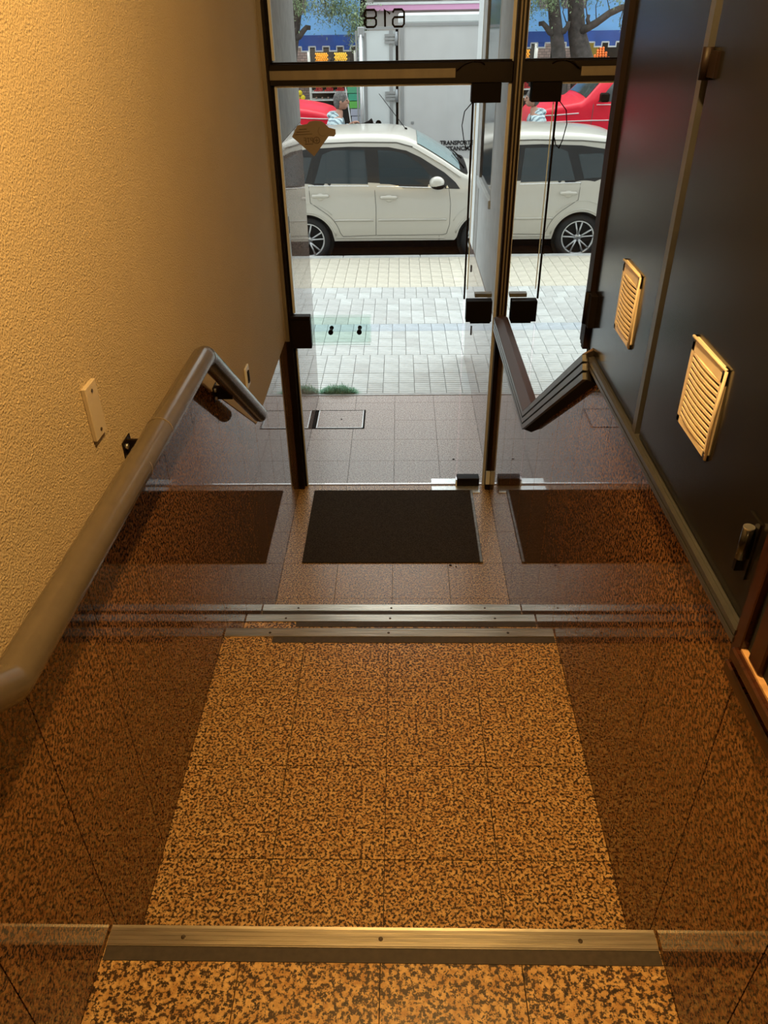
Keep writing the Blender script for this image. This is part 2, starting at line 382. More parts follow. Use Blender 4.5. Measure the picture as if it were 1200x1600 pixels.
def grille(parent, yc, zc, w, h, x):
    g = MB()
    f = .012
    g.box(x-.004, x, yc-w/2, yc+w/2, zc-h/2, zc-h/2+f).box(x-.004, x, yc-w/2, yc+w/2, zc+h/2-f*2.3, zc+h/2)
    g.box(x-.004, x, yc-w/2, yc-w/2+f*1.5, zc-h/2, zc+h/2).box(x-.004, x, yc+w/2-f, yc+w/2, zc-h/2, zc+h/2)
    # raised lip along the top and the near side
    g.tube([(x-.004, yc-w/2+.002, zc+h/2-.002), (x-.006, yc+w/2-.002, zc+h/2-.002)], .003, 6)
    g.tube([(x-.004, yc-w/2+.002, zc-h/2+.002), (x-.007, yc-w/2+.002, zc), (x-.004, yc-w/2+.002, zc+h/2-.002)], .003, 6)
    v = g.build('vent_grille', BEIGE, parent)
    MB().box(x-.0015, x-.0005, yc-w/2+.004, yc+w/2-.004, zc-h/2+.004, zc+h/2-.004).build('vent_backing', DARK, parent)
    n = 12; y0, y1 = yc-w/2+f*1.5, yc+w/2-f
    pitch = (h-f*3.2)/n; base = None
    for k in range(n):
        z = zc-h/2+f*1.1+pitch*(k+.5)
        rows = []
        for i in range(9):
            t = i/8; bow = .0032*(1-(2*t-1)**2)+.0012
            rows.append([(x-.002, y0+(y1-y0)*t, z+pitch*.28), (x-.002-bow, y0+(y1-y0)*t, z+pitch*.20), (x-.002-bow*1.1, y0+(y1-y0)*t, z-pitch*.24), (x-.002-bow*.9, y0+(y1-y0)*t, z-pitch*.27)])
        MB().grid(rows, False).build('slat', BEIGE, v, fix=False)
    for a, b in ((-1, 1), (1, 1), (-1, -1)):
        MB().lathe([(.0035, 0), (.0035, -.002)], (x-.004, yc+a*(w/2-.009), zc+b*(h/2-.007)), 'x', 8).build('screw', SCREW, v)
def door_panel(y0, y1, z0, label):
    d = tag(root('cabinet_door', (W, (y0+y1)/2, z0)), label, 'cabinet door')
    return d
yc0 = 0
def add_panel(y0, y1, z0, x, label, gr, latch=False):
    r = tag(root('cabinet_door', (0, 0, 0)), label, 'cabinet door')
    MB().box(x, W+.012, y0, y1, z0, CEIL_Z-.005).build('door_leaf', PANEL, r, bevel=.0015)
    grille(r, gr[0], gr[1], gr[2], gr[3], x)
    return r
PX = W-.010
p1 = add_panel(1.592, 2.112, 1.716, PX, 'farther dark grey steel cabinet door, beside the mirror, with the smaller-looking vent', (1.79, 1.943, .150, .172))
p2 = add_panel(.925, 1.545, 1.716, PX, 'nearer dark grey steel cabinet door at the right picture edge, with a latch', (1.262, 1.947, .168, .172))
# flat batten and recess between the two doors
struct(MB().box(W-.014, W+.012, 1.566, 1.590, 1.712, CEIL_Z).build('trim_5', TRIMG))
struct(MB().box(W-.002, W+.012, 1.546, 1.566, 1.712, CEIL_Z).build('trim_6', BROWNF))
hg = MB().tube([(PX-.008, 1.548, 2.425), (PX-.008, 1.548, 2.475)], .009, 10).box(PX-.006, PX, 1.505, 1.548, 2.43, 2.47).build('hinge', BROWNF, p2)
hg = MB().box(PX-.018, PX, 2.070, 2.115, 1.78, 1.87).tube([(PX-.018, 2.112, 1.78), (PX-.018, 2.112, 1.87)], .008, 8).build('hinge', BLACK, p1)
lt = MB().box(PX-.004, PX, .945, .985, 1.78, 1.885).tube([(PX-.013, .957, 1.815), (PX-.013, .957, 1.872)], .0085, 12).build('latch', PANEL, p2)
MB().lathe([(.0088, 0), (.0088, .003)], (PX-.013, .957, 1.871), 'z', 12).build('latch_cap', STEEL, lt)
MB().box(PX-.012, PX-.002, .966, .974, 1.782, 1.815).build('latch_pin', BLACK, lt)

# wooden framed opening at the right picture edge
wo = struct(root('window_2', (0, 0, 0)))
fr = MB()
fr.box(W-.022, W+.10, .880, .908, 1.66, CEIL_Z)
fr.build('jamb', WOOD, wo, bevel=.002)
for k, (xo, z0, z1) in enumerate(((-.020, 1.615, 1.640), (-.014, 1.642, 1.664), (-.030, 1.668, 1.690))):
    MB().box(W+xo, W+.02, -.6, .915-.012*k, z0, z1).build('sill_moulding', WOOD, wo, bevel=.003)
MB().box(W-.02, W+.28, -.6, .880, 1.684, 1.694).build('sill_board', mat('pale_wood_sill', (.55, .33, .16), .3, noise=.2, nscale=12, stretch=(1, 5, 1)), wo)
MB().box(W-.010, W-.004, -.6, .90, 1.694, CEIL_Z).build('frame_back', DARK, wo)
MB().box(W-.018, W-.008, .82, .86, 1.694, CEIL_Z).build('stile', WOOD, wo, bevel=.003)

# ------------------------------------------------------------------ handrail
hr = tag(root('handrail', (0, 0, 0)), 'round taupe painted handrail with steel-grey lower run on the left wall', 'handrail')
RX, RR = -.527, .0315
upper = [(RX, -.9, 2.82), (RX, .775, 1.722), (RX, 2.075, 1.705)]
def rounded(a, b, c, r, n=6):
    a, b, c = Vector(a), Vector(b), Vector(c); p = b+(a-b).normalized()*r; q = b+(c-b).normalized()*r
    return [tuple((1-t)**2*p+2*t*(1-t)*b+t*t*q) for t in [i/n for i in range(n+1)]]
K1 = rounded((RX, -.9, 2.82), (RX, .775, 1.722), (RX, 2.08, 1.705), .012, 3)
K2 = rounded((RX, .775, 1.722), (RX, 2.085, 1.703), (RX, 2.775, 1.170), .03)
MB().tube([(RX, -.9, 2.82)]+K1+K2[:4], RR, 28).build('rail_bar', RAIL, hr)
RAIL2 = mat('dark_steel_enamel', (.075, .070, .065), .2, .3, .6)
end = Vector((RX, 2.775, 1.170)); dd = (end-Vector((RX, 2.085, 1.703))).normalized()
pts = K2[3:]+[tuple(end-dd*.02), tuple(end), tuple(end+dd*.010), tuple(end+dd*.018), tuple(end+dd*.022)]
rs = [RR]*(len(K2)-3)+[RR, RR, RR*.9, RR*.6, RR*.2]
MB().tube(pts, RR, 28, rs=rs).build('lower_rail_bar', RAIL2, hr, label='darker sloping end of the rail')
for y in (1.60, 1.42): MB().tube([(RX, y, 1.7115), (RX, y+.0015, 1.7115)], RR+.0006, 28).build('joint_ring', mat('pale_joint', (.24, .19, .13), .4), hr)
for (y, z, up) in ((1.555, 1.690, 0), (2.40, 1.445, 1)):
    b = MB(); b.box(-W+.001, -W+.006, y-.026, y+.026, z-.034, z+.022); 
    b.box(-W, RX-.01, y-.003, y+.003, z-.030, z+.020)
    br = b.build('bracket', BROWNF, hr)
    for s in (-1, 1): MB().lathe([(.007, 0), (.007, .006), (.003, .008)], (-W+.006, y-.014, z-.006+s*.015), 'x', 8).build('bolt', STEEL, br)

# blank plates on the stucco
bp = tag(root('blanking_plate', (-W, 1.42, 1.852)), 'cream rectangular cover plate with two screws, above the handrail on the stucco', 'cover plate')
pl = MB().box(.003, .013, -.030, .030, -.060, .058).build('plate', mat('cream_plastic', (.52, .44, .33), .45), bp, bevel=.0015)
for z in (-.045, .043): MB().lathe([(.004, .0), (.004, .0145)], (0, 0, z), 'x', 8).build('screw', SCREW, bp)
bp = tag(root('light_switch', (-W, 2.93, 1.268)), 'small white switch plate on the stucco near the rail end', 'switch')
MB().box(.003, .011, -.032, .032, -.045, .045).build('plate', mat('white_plastic', (.72, .70, .64), .4), bp, bevel=.002)
MB().box(.011, .015, -.012, .012, -.025, .025).build('rocker', BLACK, bp)

# ------------------------------------------------------------------ entrance door frame, glass door, transom
DY = 4.13
tf = struct(root('trim_7', (0, 0, 0)))     # left jamb
MB().box(-W-.01, -.565, 4.075, 4.16, 0, CEIL_Z).build('jamb', BROWNF, tf, bevel=.002)
MB().box(-.600, -.577, 4.062, 4.076, .985, CEIL_Z).build('brass_cover', BRASS, tf)
MB().box(-.566, -.552, 4.11, 4.15, .0, CEIL_Z).build('glazing_channel', BLACK, tf)
MB().box(-.552, -.540, 4.115, 4.14, 1.13, 2.25).box(-.552, -.545, 4.115, 4.14, .0, .93).box(-.552, -.54, 4.115, 4.14, 2.34, CEIL_Z).build('seal', mat('grey_silicone_seal', (.55, .56, .55), .4), tf)
tf = struct(root('trim_8', (0, 0, 0)))     # right jamb
MB().box(.575, W+.0, 4.06, 4.16, 0, CEIL_Z).build('jamb', BROWNF, tf, bevel=.002)
MB().box(.572, .598, 4.052, 4.061, 1.05, CEIL_Z).build('bronze_cover', BROWNF, tf, bevel=.001)
MB().box(.585, .593, 4.047, 4.053, 1.05, CEIL_Z).build('brass_cover', BRASS, tf)
MB().box(.560, .576, 4.115, 4.14, .0, CEIL_Z).build('seal', MATS['grey_silicone_seal'], tf)
pn = MB().box(.574, .598, 4.045, 4.059, .05, .14).build('white_patch', WHITEP, tf)
tf = struct(root('trim_9', (0, 0, 0)))     # transom bar
MB().box(-.57, .575, 4.09, 4.16, 2.238, 2.325).build('transom_bar', BROWNF, tf, bevel=.003)
MB().box(-.566, .305, 4.080, 4.091, 2.262, 2.300).build('brass_cover', BRASS, tf)
MB().box(-.56, .57, 4.11, 4.14, 2.325, 2.332).build('lower_seal', BLACK, tf)
# transom window with the house number
w1 = struct(root('window_1', (0, 0, 0)))
MB().box(-.56, .57, 4.122, 4.130, 2.33, CEIL_Z).build('pane', GLASS, w1)
def strokes(chars, x_left_of_first, z0, h, wch, pitch, y, r, material, parent, name):
    """digits read from the street side, so they run towards -x"""
    D = {'6': [[(1, .82), (.85, 1), (.2, 1), (0, .85), (0, .15), (.15, 0), (.85, 0), (1, .15), (1, .42), (.85, .55), (0, .55)]],
         '1': [[(0, .75), (.45, 1), (.45, 0)]],
         '8': [[(.15, 0), (.85, 0), (1, .15), (1, .40), (.85, .52), (.15, .52), (0, .40), (0, .15), (.15, 0)], [(.15, .52), (0, .64), (0, .86), (.15, 1), (.85, 1), (1, .86), (1, .64), (.85, .52)]]}
    for i, c in enumerate(chars):
        m = MB()
        for st in D[c]:
            m.tube([(x_left_of_first-i*pitch-u*wch, y, z0+v*h) for u, v in st], r, 6)
        m.build(name, material, parent)
strokes('618', .066, 2.466, .066, .052, .064, 4.133, .0048, BLACK, w1, 'house_number')
# hinged glass door and fixed side light
d1 = struct(root('door_1', (0, 0, 0)))
MB().box(-.546, .392, 4.120, 4.128, .012, 2.228).build('pane', GLASS, d1)
ed = MB().box(.392, .401, 4.117, 4.131, 1.20, 2.228).build('edge_seal', BLACK, d1)
MB().box(-.54, .39, 4.118, 4.130, 2.228, 2.236).build('top_seal', mat('pale_seal', (.75, .77, .78), .4), d1)
MB().box(-.46, -.12, 4.150, 4.156, .945, 1.105).build('push_plate', GREEN_GLASS, d1)
MB().box(-.455, -.125, 4.096, 4.102, .950, 1.110).build('push_plate', GREEN_GLASS, d1)
for x in (-.345, -.185): MB().lathe([(.013, 0), (.014, .004), (.014, .012), (.009, .018), (.009, .08), (.012, .082)], (x, 4.075, 1.03), 'y', 16).build('standoff_bolt', BLACK, d1)
lk = MB().box(-.568, -.455, 4.070, 4.120, .940, 1.125).build('lock_box', BROWNF, d1, bevel=.003)
MB().box(-.564, -.460, 4.066, 4.071, 1.105, 1.113).build('lock_lid', BLACK, lk)
rl = MB().box(.405, .545, 4.060, 4.120, 1.090, 1.205).box(.43, .54, 4.07, 4.12, 1.078, 1.092).build('patch_lock', BLACK, d1, bevel=.002)
MB().box(.455, .548, 4.13, 4.17, 1.205, 1.225).build('strike_cover', BRASS, d1)
MB().box(.385, .525, 4.085, 4.155, 2.155, 2.238).build('top_pivot', BLACK, d1, bevel=.002)
MB().tube([(.392, 4.085, 2.16), (.355, 4.085, 2.12), (.345, 4.085, 2.06), (.358, 4.085, 1.99), (.372, 4.085, 1.955), (.388, 4.09, 1.97), (.396, 4.10, 2.00)], .0025, 6).build('door_cable', BLACK, d1)
MB().tube([(.31, 4.078, 2.29), (.345, 4.075, 2.318), (.385, 4.075, 2.330), (.42, 4.08, 2.325), (.44, 4.09, 2.312)], .0035, 6).build('door_cable', BROWNF, d1)
sl = struct(root('window_3', (0, 0, 0)))
MB().box(.402, .562, 4.120, 4.128, .012, 2.238).build('pane', GLASS, sl)
MB().box(.409, .414, 4.129, 4.131, 1.25, 2.15).build('worn_seal', MATS['pale_seal'], sl)
# floor pivot plates
fp = tag(root('floor_pivot', (.39, 4.11, 0)), 'pale steel floor plate with brown pivot shoe under the glass door', 'door pivot')
MB().box(-.150, .150, -.085, -.008, .0005, .004).build('cover_plate', mat('galvanised_plate', (.70, .73, .74), .35, .7, noise=.12, nscale=60), fp, bevel=.001)
MB().box(-.150, .075, .026, .085, .0005, .004).build('rear_plate', MATS['galvanised_plate'], fp, bevel=.001)
sh = MB().box(.010, .150, -.012, .052, .006, .060).build('pivot_shoe', BROWNF, fp, bevel=.003)
MB().box(.002, .012, -.008, .03, .006, .05).build('shoe_end', STEEL, sh)

# sticker on the door glass (generic emblem, seen from the back)
stk = tag(root('glass_sticker', (0, 4.117, 0)), 'brown emblem sticker, diamond shaped with an arm, stuck to the door glass', 'sticker')
S0 = [(215, 330), (320, 150), (490, 130), (530, 90), (640, 76), (740, 88), (800, 130), (860, 190), (970, 220), (975, 290), (945, 335), (850, 330), (580, 655)]
def stx(u, v): return (-.547+(u/1200)*.342, 0, 2.108-(v/960)*.265)
sb = MB().prism(S0, lambda p, t: (stx(*p)[0], t, stx(*p)[2]), 0, .002).build('backing', mat('brown_sticker', (.20, .16, .12), .7), stk)
ln = MB()
SD = mat('sticker_ink', (.11, .08, .06), .7)
def sln(pts, r=.0016): ln.tube([(stx(*p)[0], -.0005, stx(*p)[2]) for p in pts], r, 5)
sln([(345, 212), (480, 208)]); sln([(300, 256), (530, 246)]); sln([(270, 296), (570, 288)])
sln([(700, 180), (670, 240), (690, 300), (740, 325), (800, 318)], .001)
sln([(640+52*cos(a*pi/8), 390+52*sin(a*pi/8)) for a in range(17)], .0018); sln([(610, 390), (670, 390)]); sln([(640, 355), (640, 425)])
for x0, segs in ((415, [[(0, 0), (40, 0)], [(40, 0), (40, 75)], [(0, 35), (40, 35)]]), (475, [[(0, 0), (45, 0)], [(22, 0), (22, 75)]]), (535, [[(0, 0), (38, 0)], [(0, 36), (38, 36)], [(38, 0), (38, 75)], [(0, 0), (0, 36)]])):
    for sg in segs: sln([(x0+a, 352+b) for a, b in sg], .0018)
sln([(430, 452), (575, 450)])
ln.build('printed_emblem', SD, stk)

# mat
mt = tag(root('door_mat', (0, 3.68, 0)), 'dark brown ribbed rubber mat lying inside the glass door', 'door mat')
bd = MB().box(-.500, .492, -.374, .372, .0005, .007).build('mat_pile', RUBBER, mt, bevel=.001)
MB().box(.478, .494, -.374, .372, .001, .009).build('edge_strip', mat('grey_edge_strip', (.17, .18, .19), .4, noise=.5, nscale=60), mt, bevel=.002)

# bits of dirt and a leaf
for (x, y, r, lb) in ((.315, 3.283, .008, 'small black crumb on the tiles in front of the mat'), (.345, 3.270, .005, 'tiny dark crumb just right of the black one before the mat')):
    tag(MB().ball((x, y, r*.4), r, 6, (1, .7, .5)).build('crumb', BLACK), lb, 'crumb')
tag(MB().ball((.40, 4.45, .003), .008, 6, (1, .6, .4)).build('dead_leaf', BLACK), 'tiny dark leaf on the vestibule floor behind the pivot plate', 'leaf')

# ------------------------------------------------------------------ exterior: vestibule walls and facade
wv = struct(MB().box(-.95, -W-.012, 4.2, THR-.0, -.3, 3.4).build('wall_outer_left', CONC))
MB().prism([(4.2, -.05), (THR, -.05), (THR, 1.93), (4.2, 1.93)], lambda p, t: (t, p[0], p[1]), -W-.013, -W).build('granite_lining', G_OUTW, wv)
MB().box(-W-.012, -W+.002, 4.2, THR, 1.935, 3.4).build('concrete_face', CONC, wv)
MB().box(-W-.2, -W-.0, 4.13, 4.2, 0, 3.4).build('return_face', CONC, wv)
wf = struct(MB().box(-9, -.9, THR-.35, THR, -.3, 9).build('wall_front_left', CONC))
RE = 6.30
wv = struct(MB().box(W+.012, 1.3, 4.2, RE, -.3, 3.4).build('wall_outer_right', CONC))
MB().box(W, W+.013, 4.16, RE+.01, -.05, .985).build('granite_lining', G_OUTW, wv)
# white wall with a window opening
m = MB(); m.box(W+.002, W+.014, 4.16, 4.98, .99, 3.4).box(W+.002, W+.014, 4.98, 5.75, .99, 1.53)
m.build('plaster_face', mat('pale_grey_plaster', (.47, .48, .47), .8, noise=.08, nscale=10, bump=.3, bscale=90), wv)
MB().box(W-.004, W+.014, 5.95, RE+.004, .99, 3.4).box(W+.0, 1.3, RE, RE+.012, .99, 3.4).build('white_pilaster', WHITEP, wv)
wn = struct(root('window_4', (0, 0, 0)))
MB().box(W+.010, W+.013, 5.0, 5.75, 1.54, 3.4).build('pane', mat('dark_window_glass', (.012, .013, .015), .08), wn)
MB().box(W+.0, W+.014, 5.73, 5.95, 1.0, 3.4).build('frame', CONC, wn)
MB().box(W-.012, W+.014, 4.96, 5.80, 1.49, 1.54).build('window_sill', MATS['pale_grey_plaster'], wn, bevel=.003)
MB().box(W+.0, W+.014, 4.97, 4.995, 1.54, 3.4).build('frame', MATS['pale_grey_plaster'], wn)
struct(MB().box(1.3, 9, RE-.4, RE, -.3, 9).build('wall_front_right', CONC))
struct(MB().box(-.95, 1.3, 4.2, THR, 3.4, 9).build('wall_front_top', CONC))
struct(MB().box(-.95, 1.3, 4.16, THR, 3.33, 3.41).build('ceiling_vestibule', CONC))
# intercom on the left granite
ic = tag(root('intercom_panel', (-W, 4.47, 1.30)), 'narrow steel door entry panel with buttons, outside on the left granite wall', 'intercom')
MB().box(0, .010, -.055, .055, -.30, .30).build('face_plate', STEEL, ic, bevel=.002)
for k in range(12):
    MB().lathe([(.006, .010), (.006, .014)], (0, -.02, .12-k*.032), 'x', 8).build('button', BLACK, ic)
MB().box(.010, .012, -.035, .035, .17, .26).build('speaker_slot', BLACK, ic)
# small fixings on the right outer granite
for (y, z, h) in ((6.0, .83, .05), (5.75, .42, .07)):
    tag(MB().box(W-.006, W, y-.01, y+.01, z-h/2, z+h/2).build('wall_clip', BLACK), 'small black clip on the outer right granite, %s one' % ('upper' if z > .6 else 'lower'), 'wall clip')

# ------------------------------------------------------------------ sidewalk and street
SL = -.13/(9.93-THR)
def gz(y): return (y-THR)*SL if y < 9.93 else -.13
sw = struct(MB().prism([(THR, -.012), (9.88, gz(9.88)-.012), (9.88, -.5), (THR, -.5)], lambda p, t: (t, p[0], p[1]), -9, 9).build('sidewalk', mat('sidewalk_mortar', (.36, .36, .35), .9)))
def paver_mat(name, c): return mat(name, c, .75, noise=.13, nscale=9, bump=.25, bscale=40)
PV = {'w': paver_mat('white_paver', (.62, .64, .63)), 'y': paver_mat('cream_paver', (.66, .62, .52)), 'b': paver_mat('blue_grey_paver', (.50, .55, .60)), 'g': paver_mat('grey_paver', (.55, .56, .55))}
pw, plen = .126, .215
cells = []
ny = int((9.88-THR-.01)/plen)
for j in range(ny+1):
    y0 = THR+.012+j*plen; y1 = min(y0+plen, 9.87)
    if y1-y0 < .05: continue
    ym0 = (y0+y1)/2
    for i in range(-22, 7):
        x0 = i*pw+.03+(.063 if (ym0 < 8.5 and (j//4) % 2) else 0)
        if x0 > .6 and y0 < RE: continue
        ym = (y0+y1)/2
        if ym > 8.55: k = 'y'
        elif 7.55 < ym < 8.55: k = 'g' if random.random() < .8 else 'w'
        elif 6.95 < ym < 7.3: k = 'b'
        elif ym > 7.2: k = 'g' if random.random() < .5 else 'w'
        else: k = 'w' if random.random() < .97 else 'g'
        cells.append((x0, x0+pw, y0, y1, k))
vis = [c for c in cells if c[0] > -(.147*c[2]) and c[0] < .62 and (c[2] < RE or c[0] < .62)]
vis.sort(key=lambda c: c[2]); single = set(vis[:296])
shared = {}
rest = {k: MB() for k in PV}
for c in cells:
    x0, x1, y0, y1, k = c; dz = random.uniform(0, .002); g = .0022
    if c in single:
        key = (k, round(y1-y0, 3), random.randint(0, 2))
        if key not in shared:
            m = MB(); n = 5; L = y1-y0; pr = [(g, -.016)]
            for q in range(n):
                a = g+(L-2*g)*q/n; b = g+(L-2*g)*(q+1)/n
                pr += [(a+.001, .0), (a+.004, .003), (b-.004, .003), (b-.001, .0)]
            pr += [(L-g, -.016)]
            m.prism(pr, lambda p, t: (t, p[0], p[1]+p[0]*SL), g, pw-g)
            shared[key] = m.mesh('paver', PV[k])
        o = bpy.data.objects.new('paver', shared[key]); COL.objects.link(o); o.parent = sw; o.location = (x0, y0, gz(y0)+dz)
    else:
        rest[k].prism([(y0+g, -.016), (y1-g, -.016), (y1-g, .003), (y0+g, .003)], lambda p, t: (t, p[0], gz(p[0])+p[1]), x0+g, x1-g)
for k, m in rest.items():
    if m.v: m.build('remaining_pavers', PV[k], sw, kind='stuff')
# pavement further left and right beyond the single pavers
m = MB().prism([(THR, -.002), (9.88, gz(9.88)-.002), (9.88, -.4), (THR, -.4)], lambda p, t: (t, p[0], p[1]), -9, -2.78)
m.build('plain_paving', PV['w'], sw); MB().prism([(RE, gz(RE)-.002), (9.88, gz(9.88)-.002), (9.88, -.4), (RE, -.4)], lambda p, t: (t, p[0], p[1]), .92, 9).build('plain_paving', PV['w'], sw)
kb = struct(root('kerb', (0, 0, 0)))
for i in range(-9, 9): MB().box(i*.99+.3, (i+1)*.99+.296, 9.88, 9.99, -.5, gz(9.93)+.006).build('kerb_stone', mat('kerb_concrete', (.52, .53, .52), .8, noise=.15, nscale=12), kb, bevel=.008)
struct(MB().box(-30, 30, 9.9, 19.2, -.6, -.29).build('street', ASPH))
struct(MB().box(-30, 30, 19.2, 26, -.6, -.20).build('far_sidewalk', mat('far_paving', (.45, .45, .43), .85, noise=.15, nscale=4)))

# grass tuft against the threshold
gr = MB(); random.seed(3)
for i in range(1500):
    x = -.60+random.random()*.30+.02*random.gauss(0, 1); 
    if x < -.595: x = -.595+random.random()*.05
    y = THR+.012+abs(random.gauss(0, .035)); env = max(.15, 1-((x+.45)/.17)**2)
    a = random.random()*2*pi; h = random.uniform(.02, .07)*env; l = random.uniform(.01, .03); wv2 = .0022
    z = gz(y); c, s = cos(a), sin(a); n = len(gr.v)
    gr.v += [(x-s*wv2, y+c*wv2, z), (x+s*wv2, y-c*wv2, z), (x+c*l*.5+s*wv2, y+s*l*.5-c*wv2, z+h*.7), (x+c*l*.5-s*wv2, y+s*l*.5+c*wv2, z+h*.7), (x+c*l, y+s*l, z+h)]
    gr.f += [(n, n+1, n+2, n+3), (n+3, n+2, n+4)]
tag(gr.build('grass_tuft', mat('grey_green_grass', (.34, .55, .42), .7, noise=.3, nscale=60), fix=False), 'low tuft of grey-green weeds growing along the edge of the threshold', 'grass', kind='stuff')

# ------------------------------------------------------------------ vehicles
class Body:
    def __init__(s, y0, width, top, belt, zbot, lean, arches, x0, x1, crown=.06, taper=.18, arch_r=.36, bulge=.05):
        s.y0, s.w, s.top, s.belt, s.zb, s.lean, s.arches, s.x0, s.x1, s.crown, s.taper, s.ar, s.bulge = y0, width, top, belt, zbot, lean, arches, x0, x1, crown, taper, arch_r, bulge
    def zt(s, x):
        T = s.top
        if x <= T[0][0]: return T[0][1]
        for (a, za), (b, zb) in zip(T[:-1], T[1:]):
            if x <= b: return za+(zb-za)*(x-a)/(b-a)
        return T[-1][1]
    def zlow(s, x):
        z = s.zb
        for cx, cz in s.arches:
            d = abs(x-cx)
            if d < s.ar: z = max(z, cz+math.sqrt(s.ar**2-d*d))
        return z
    def inset(s, x, z):
        t = 0
        L = .55
        if x < s.x0+L: t = s.taper*((s.x0+L-x)/L)**2
        if x > s.x1-L: t = s.taper*((x-(s.x1-L))/L)**2
        if z > s.belt: return t+s.bulge*.4+(z-s.belt)*s.lean
        zm = s.zb+(s.belt-s.zb)*.6
        return t+s.bulge*((z-zm)/(s.belt-s.zb))**2*1.1
    def side(s, x, z, off=0): return (x, s.y0+s.inset(x, z)-off, z)
    def roof(s, x, t, off=0):
        z = s.zt(x); i = s.inset(x, z); return (x, s.y0+i+t*(s.w-2*i), z+s.crown*(1-(2*t-1)**2)**.7+off)
    def shell(s, n=110, m=12, k=9):
        rows = []
        for i in range(n+1):
            x = s.x0+(s.x1-s.x0)*i/n; zl, zt = s.zlow(x), s.zt(x); r = []
            zl = min(zl, zt-.03)
            for j in range(m): z = zl+(zt-zl)*j/(m-1); r.append(s.side(x, z))
            for j in range(1, k): r.append(s.roof(x, j/k))
            for j in range(m): z = zt+(zl-zt)*j/(m-1); p = s.side(x, z); r.append((x, 2*s.y0+s.w-p[1], z))
            rows.append(r)
        mb = MB().grid(rows)
        nn = len(rows[0]); mb.f.append(tuple(range(nn))); mb.f.append(tuple(range(n*nn, n*nn+nn)))
        return mb
    def pane(s, poly, off=.004, both=0):
        m = MB()
        for far in (both,):
            n = len(m.v)
            for (x, z) in poly:
                p = s.side(x, z, off); m.v.append(p if not far else (p[0], 2*s.y0+s.w-p[1], p[2]))
            m.f.append(tuple(range(n, n+len(poly))))
        return m
    def line(s, pts, w=.006, off=.0015, closed=False, sub=.06, thick=.0):
        q = []
        pts = list(pts)+([pts[0]] if closed else [])
        for (a, b) in zip(pts[:-1], pts[1:]):
            d = math.hypot(b[0]-a[0], b[1]-a[1]); k = max(1, int(d/sub))
            q += [(a[0]+(b[0]-a[0])*i/k, a[1]+(b[1]-a[1])*i/k) for i in range(k)]
        q.append(pts[-1])
        return MB().tube([s.side(x, z, off) for x, z in q], w, 5)
def smooth_prof(pts, n=3):
    for _ in range(n):
        r = [pts[0]]
        for a, b in zip(pts[:-1], pts[1:]):
            r += [(a[0]*.75+b[0]*.25, a[1]*.75+b[1]*.25), (a[0]*.25+b[0]*.75, a[1]*.25+b[1]*.75)]
        r.append(pts[-1]); pts = r
    return pts
TYRE = mat('tyre_rubber', (.018, .018, .019), .75); RIM = mat('alloy_rim', (.66, .67, .68), .3, .8); CGLASS = mat('car_glass', (.038, .050, .056), .06, 0, .8)
CHROME = mat('chrome_trim', (.8, .8, .8), .15, 1)
def wheel(parent, c, R, wd, rimr, spokes=5, sgn=-1):
    """wheel centred at c, outer face at c.y, facing sgn*y"""
    pr = [(rimr*.98, .0), (rimr, -.012), (R*.93, -.006), (R, .025), (R, wd-.025), (R*.93, wd), (rimr, wd)]
    w = MB().lathe([(r, h*-sgn) for r, h in pr], c, 'y', 36, caps=False).build('wheel', TYRE, parent)
    m = MB()
    m.lathe([(rimr*1.0, -.004*-sgn), (rimr*.93, -.010*-sgn), (rimr*.88, .03*-sgn), (rimr*.9, .035*-sgn)], c, 'y', 36, caps=False)
    m.lathe([(.0, .0), (rimr*.2, -.002*-sgn), (rimr*.24, .02*-sgn)], c, 'y', 16)
    for k in range(spokes):
        for dd in (-.16, .16):
            a = 2*pi*k/spokes+dd*.6+.3; b = 2*pi*k/spokes+dd*1.35+.3
            p0 = (c[0]+rimr*.15*cos(a), c[1]+.008*-sgn, c[2]+rimr*.15*sin(a)); p1 = (c[0]+rimr*.94*cos(b), c[1]+.002*-sgn, c[2]+rimr*.94*sin(b))
            m.tube([p0, p1], rimr*.055, 6)
    m.build('rim', RIM, w, fix=False)
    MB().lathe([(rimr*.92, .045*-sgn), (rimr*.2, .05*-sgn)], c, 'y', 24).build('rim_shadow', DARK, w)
    return w

# --- white estate car
CARW = mat('cream_white_car_paint', (.58, .55, .485), .28, .15, .5, coat=.6)
car = tag(root('estate_car', (0, 0, 0)), 'cream white five-door car parked at the kerb outside the glass door', 'car')
Y0, CW = 10.2, 1.68
top = smooth_prof([(-1.97, .45), (-1.95, .66), (-1.85, .80), (-1.66, 1.03), (-1.52, 1.12), (-1.1, 1.165), (-.5, 1.185), (0, 1.175), (.22, 1.12), (.62, .90), (.88, .735), (1.35, .64), (1.8, .52), (2.02, .35), (2.08, .15)], 2)
B = Body(Y0, CW, top, .655, 0.0, .30, [(-1.16, -.01), (1.12, -.01)], -1.97, 2.08, crown=.075, arch_r=.345)
B.shell(140).build('body', CARW, car)
MB().box(-1.85, 1.95, Y0+.16, Y0+CW-.16, -.12, .20).build('underbody', BLACK, car)
for cx in (-1.16, 1.12): MB().lathe([(.335, .08), (.335, .5)], (cx, Y0, -.01), 'y', 24).build('wheel_well', DARK, car)
for cx in (-1.16, 1.12):
    wheel(car, (cx, Y0+.045, 0.005), .295, .2, .215)
    wheel(car, (cx, Y0+CW-.045, 0.005), .295, .2, .215, sgn=1)
GB = mat('window_surround', (.02, .021, .023), .3)
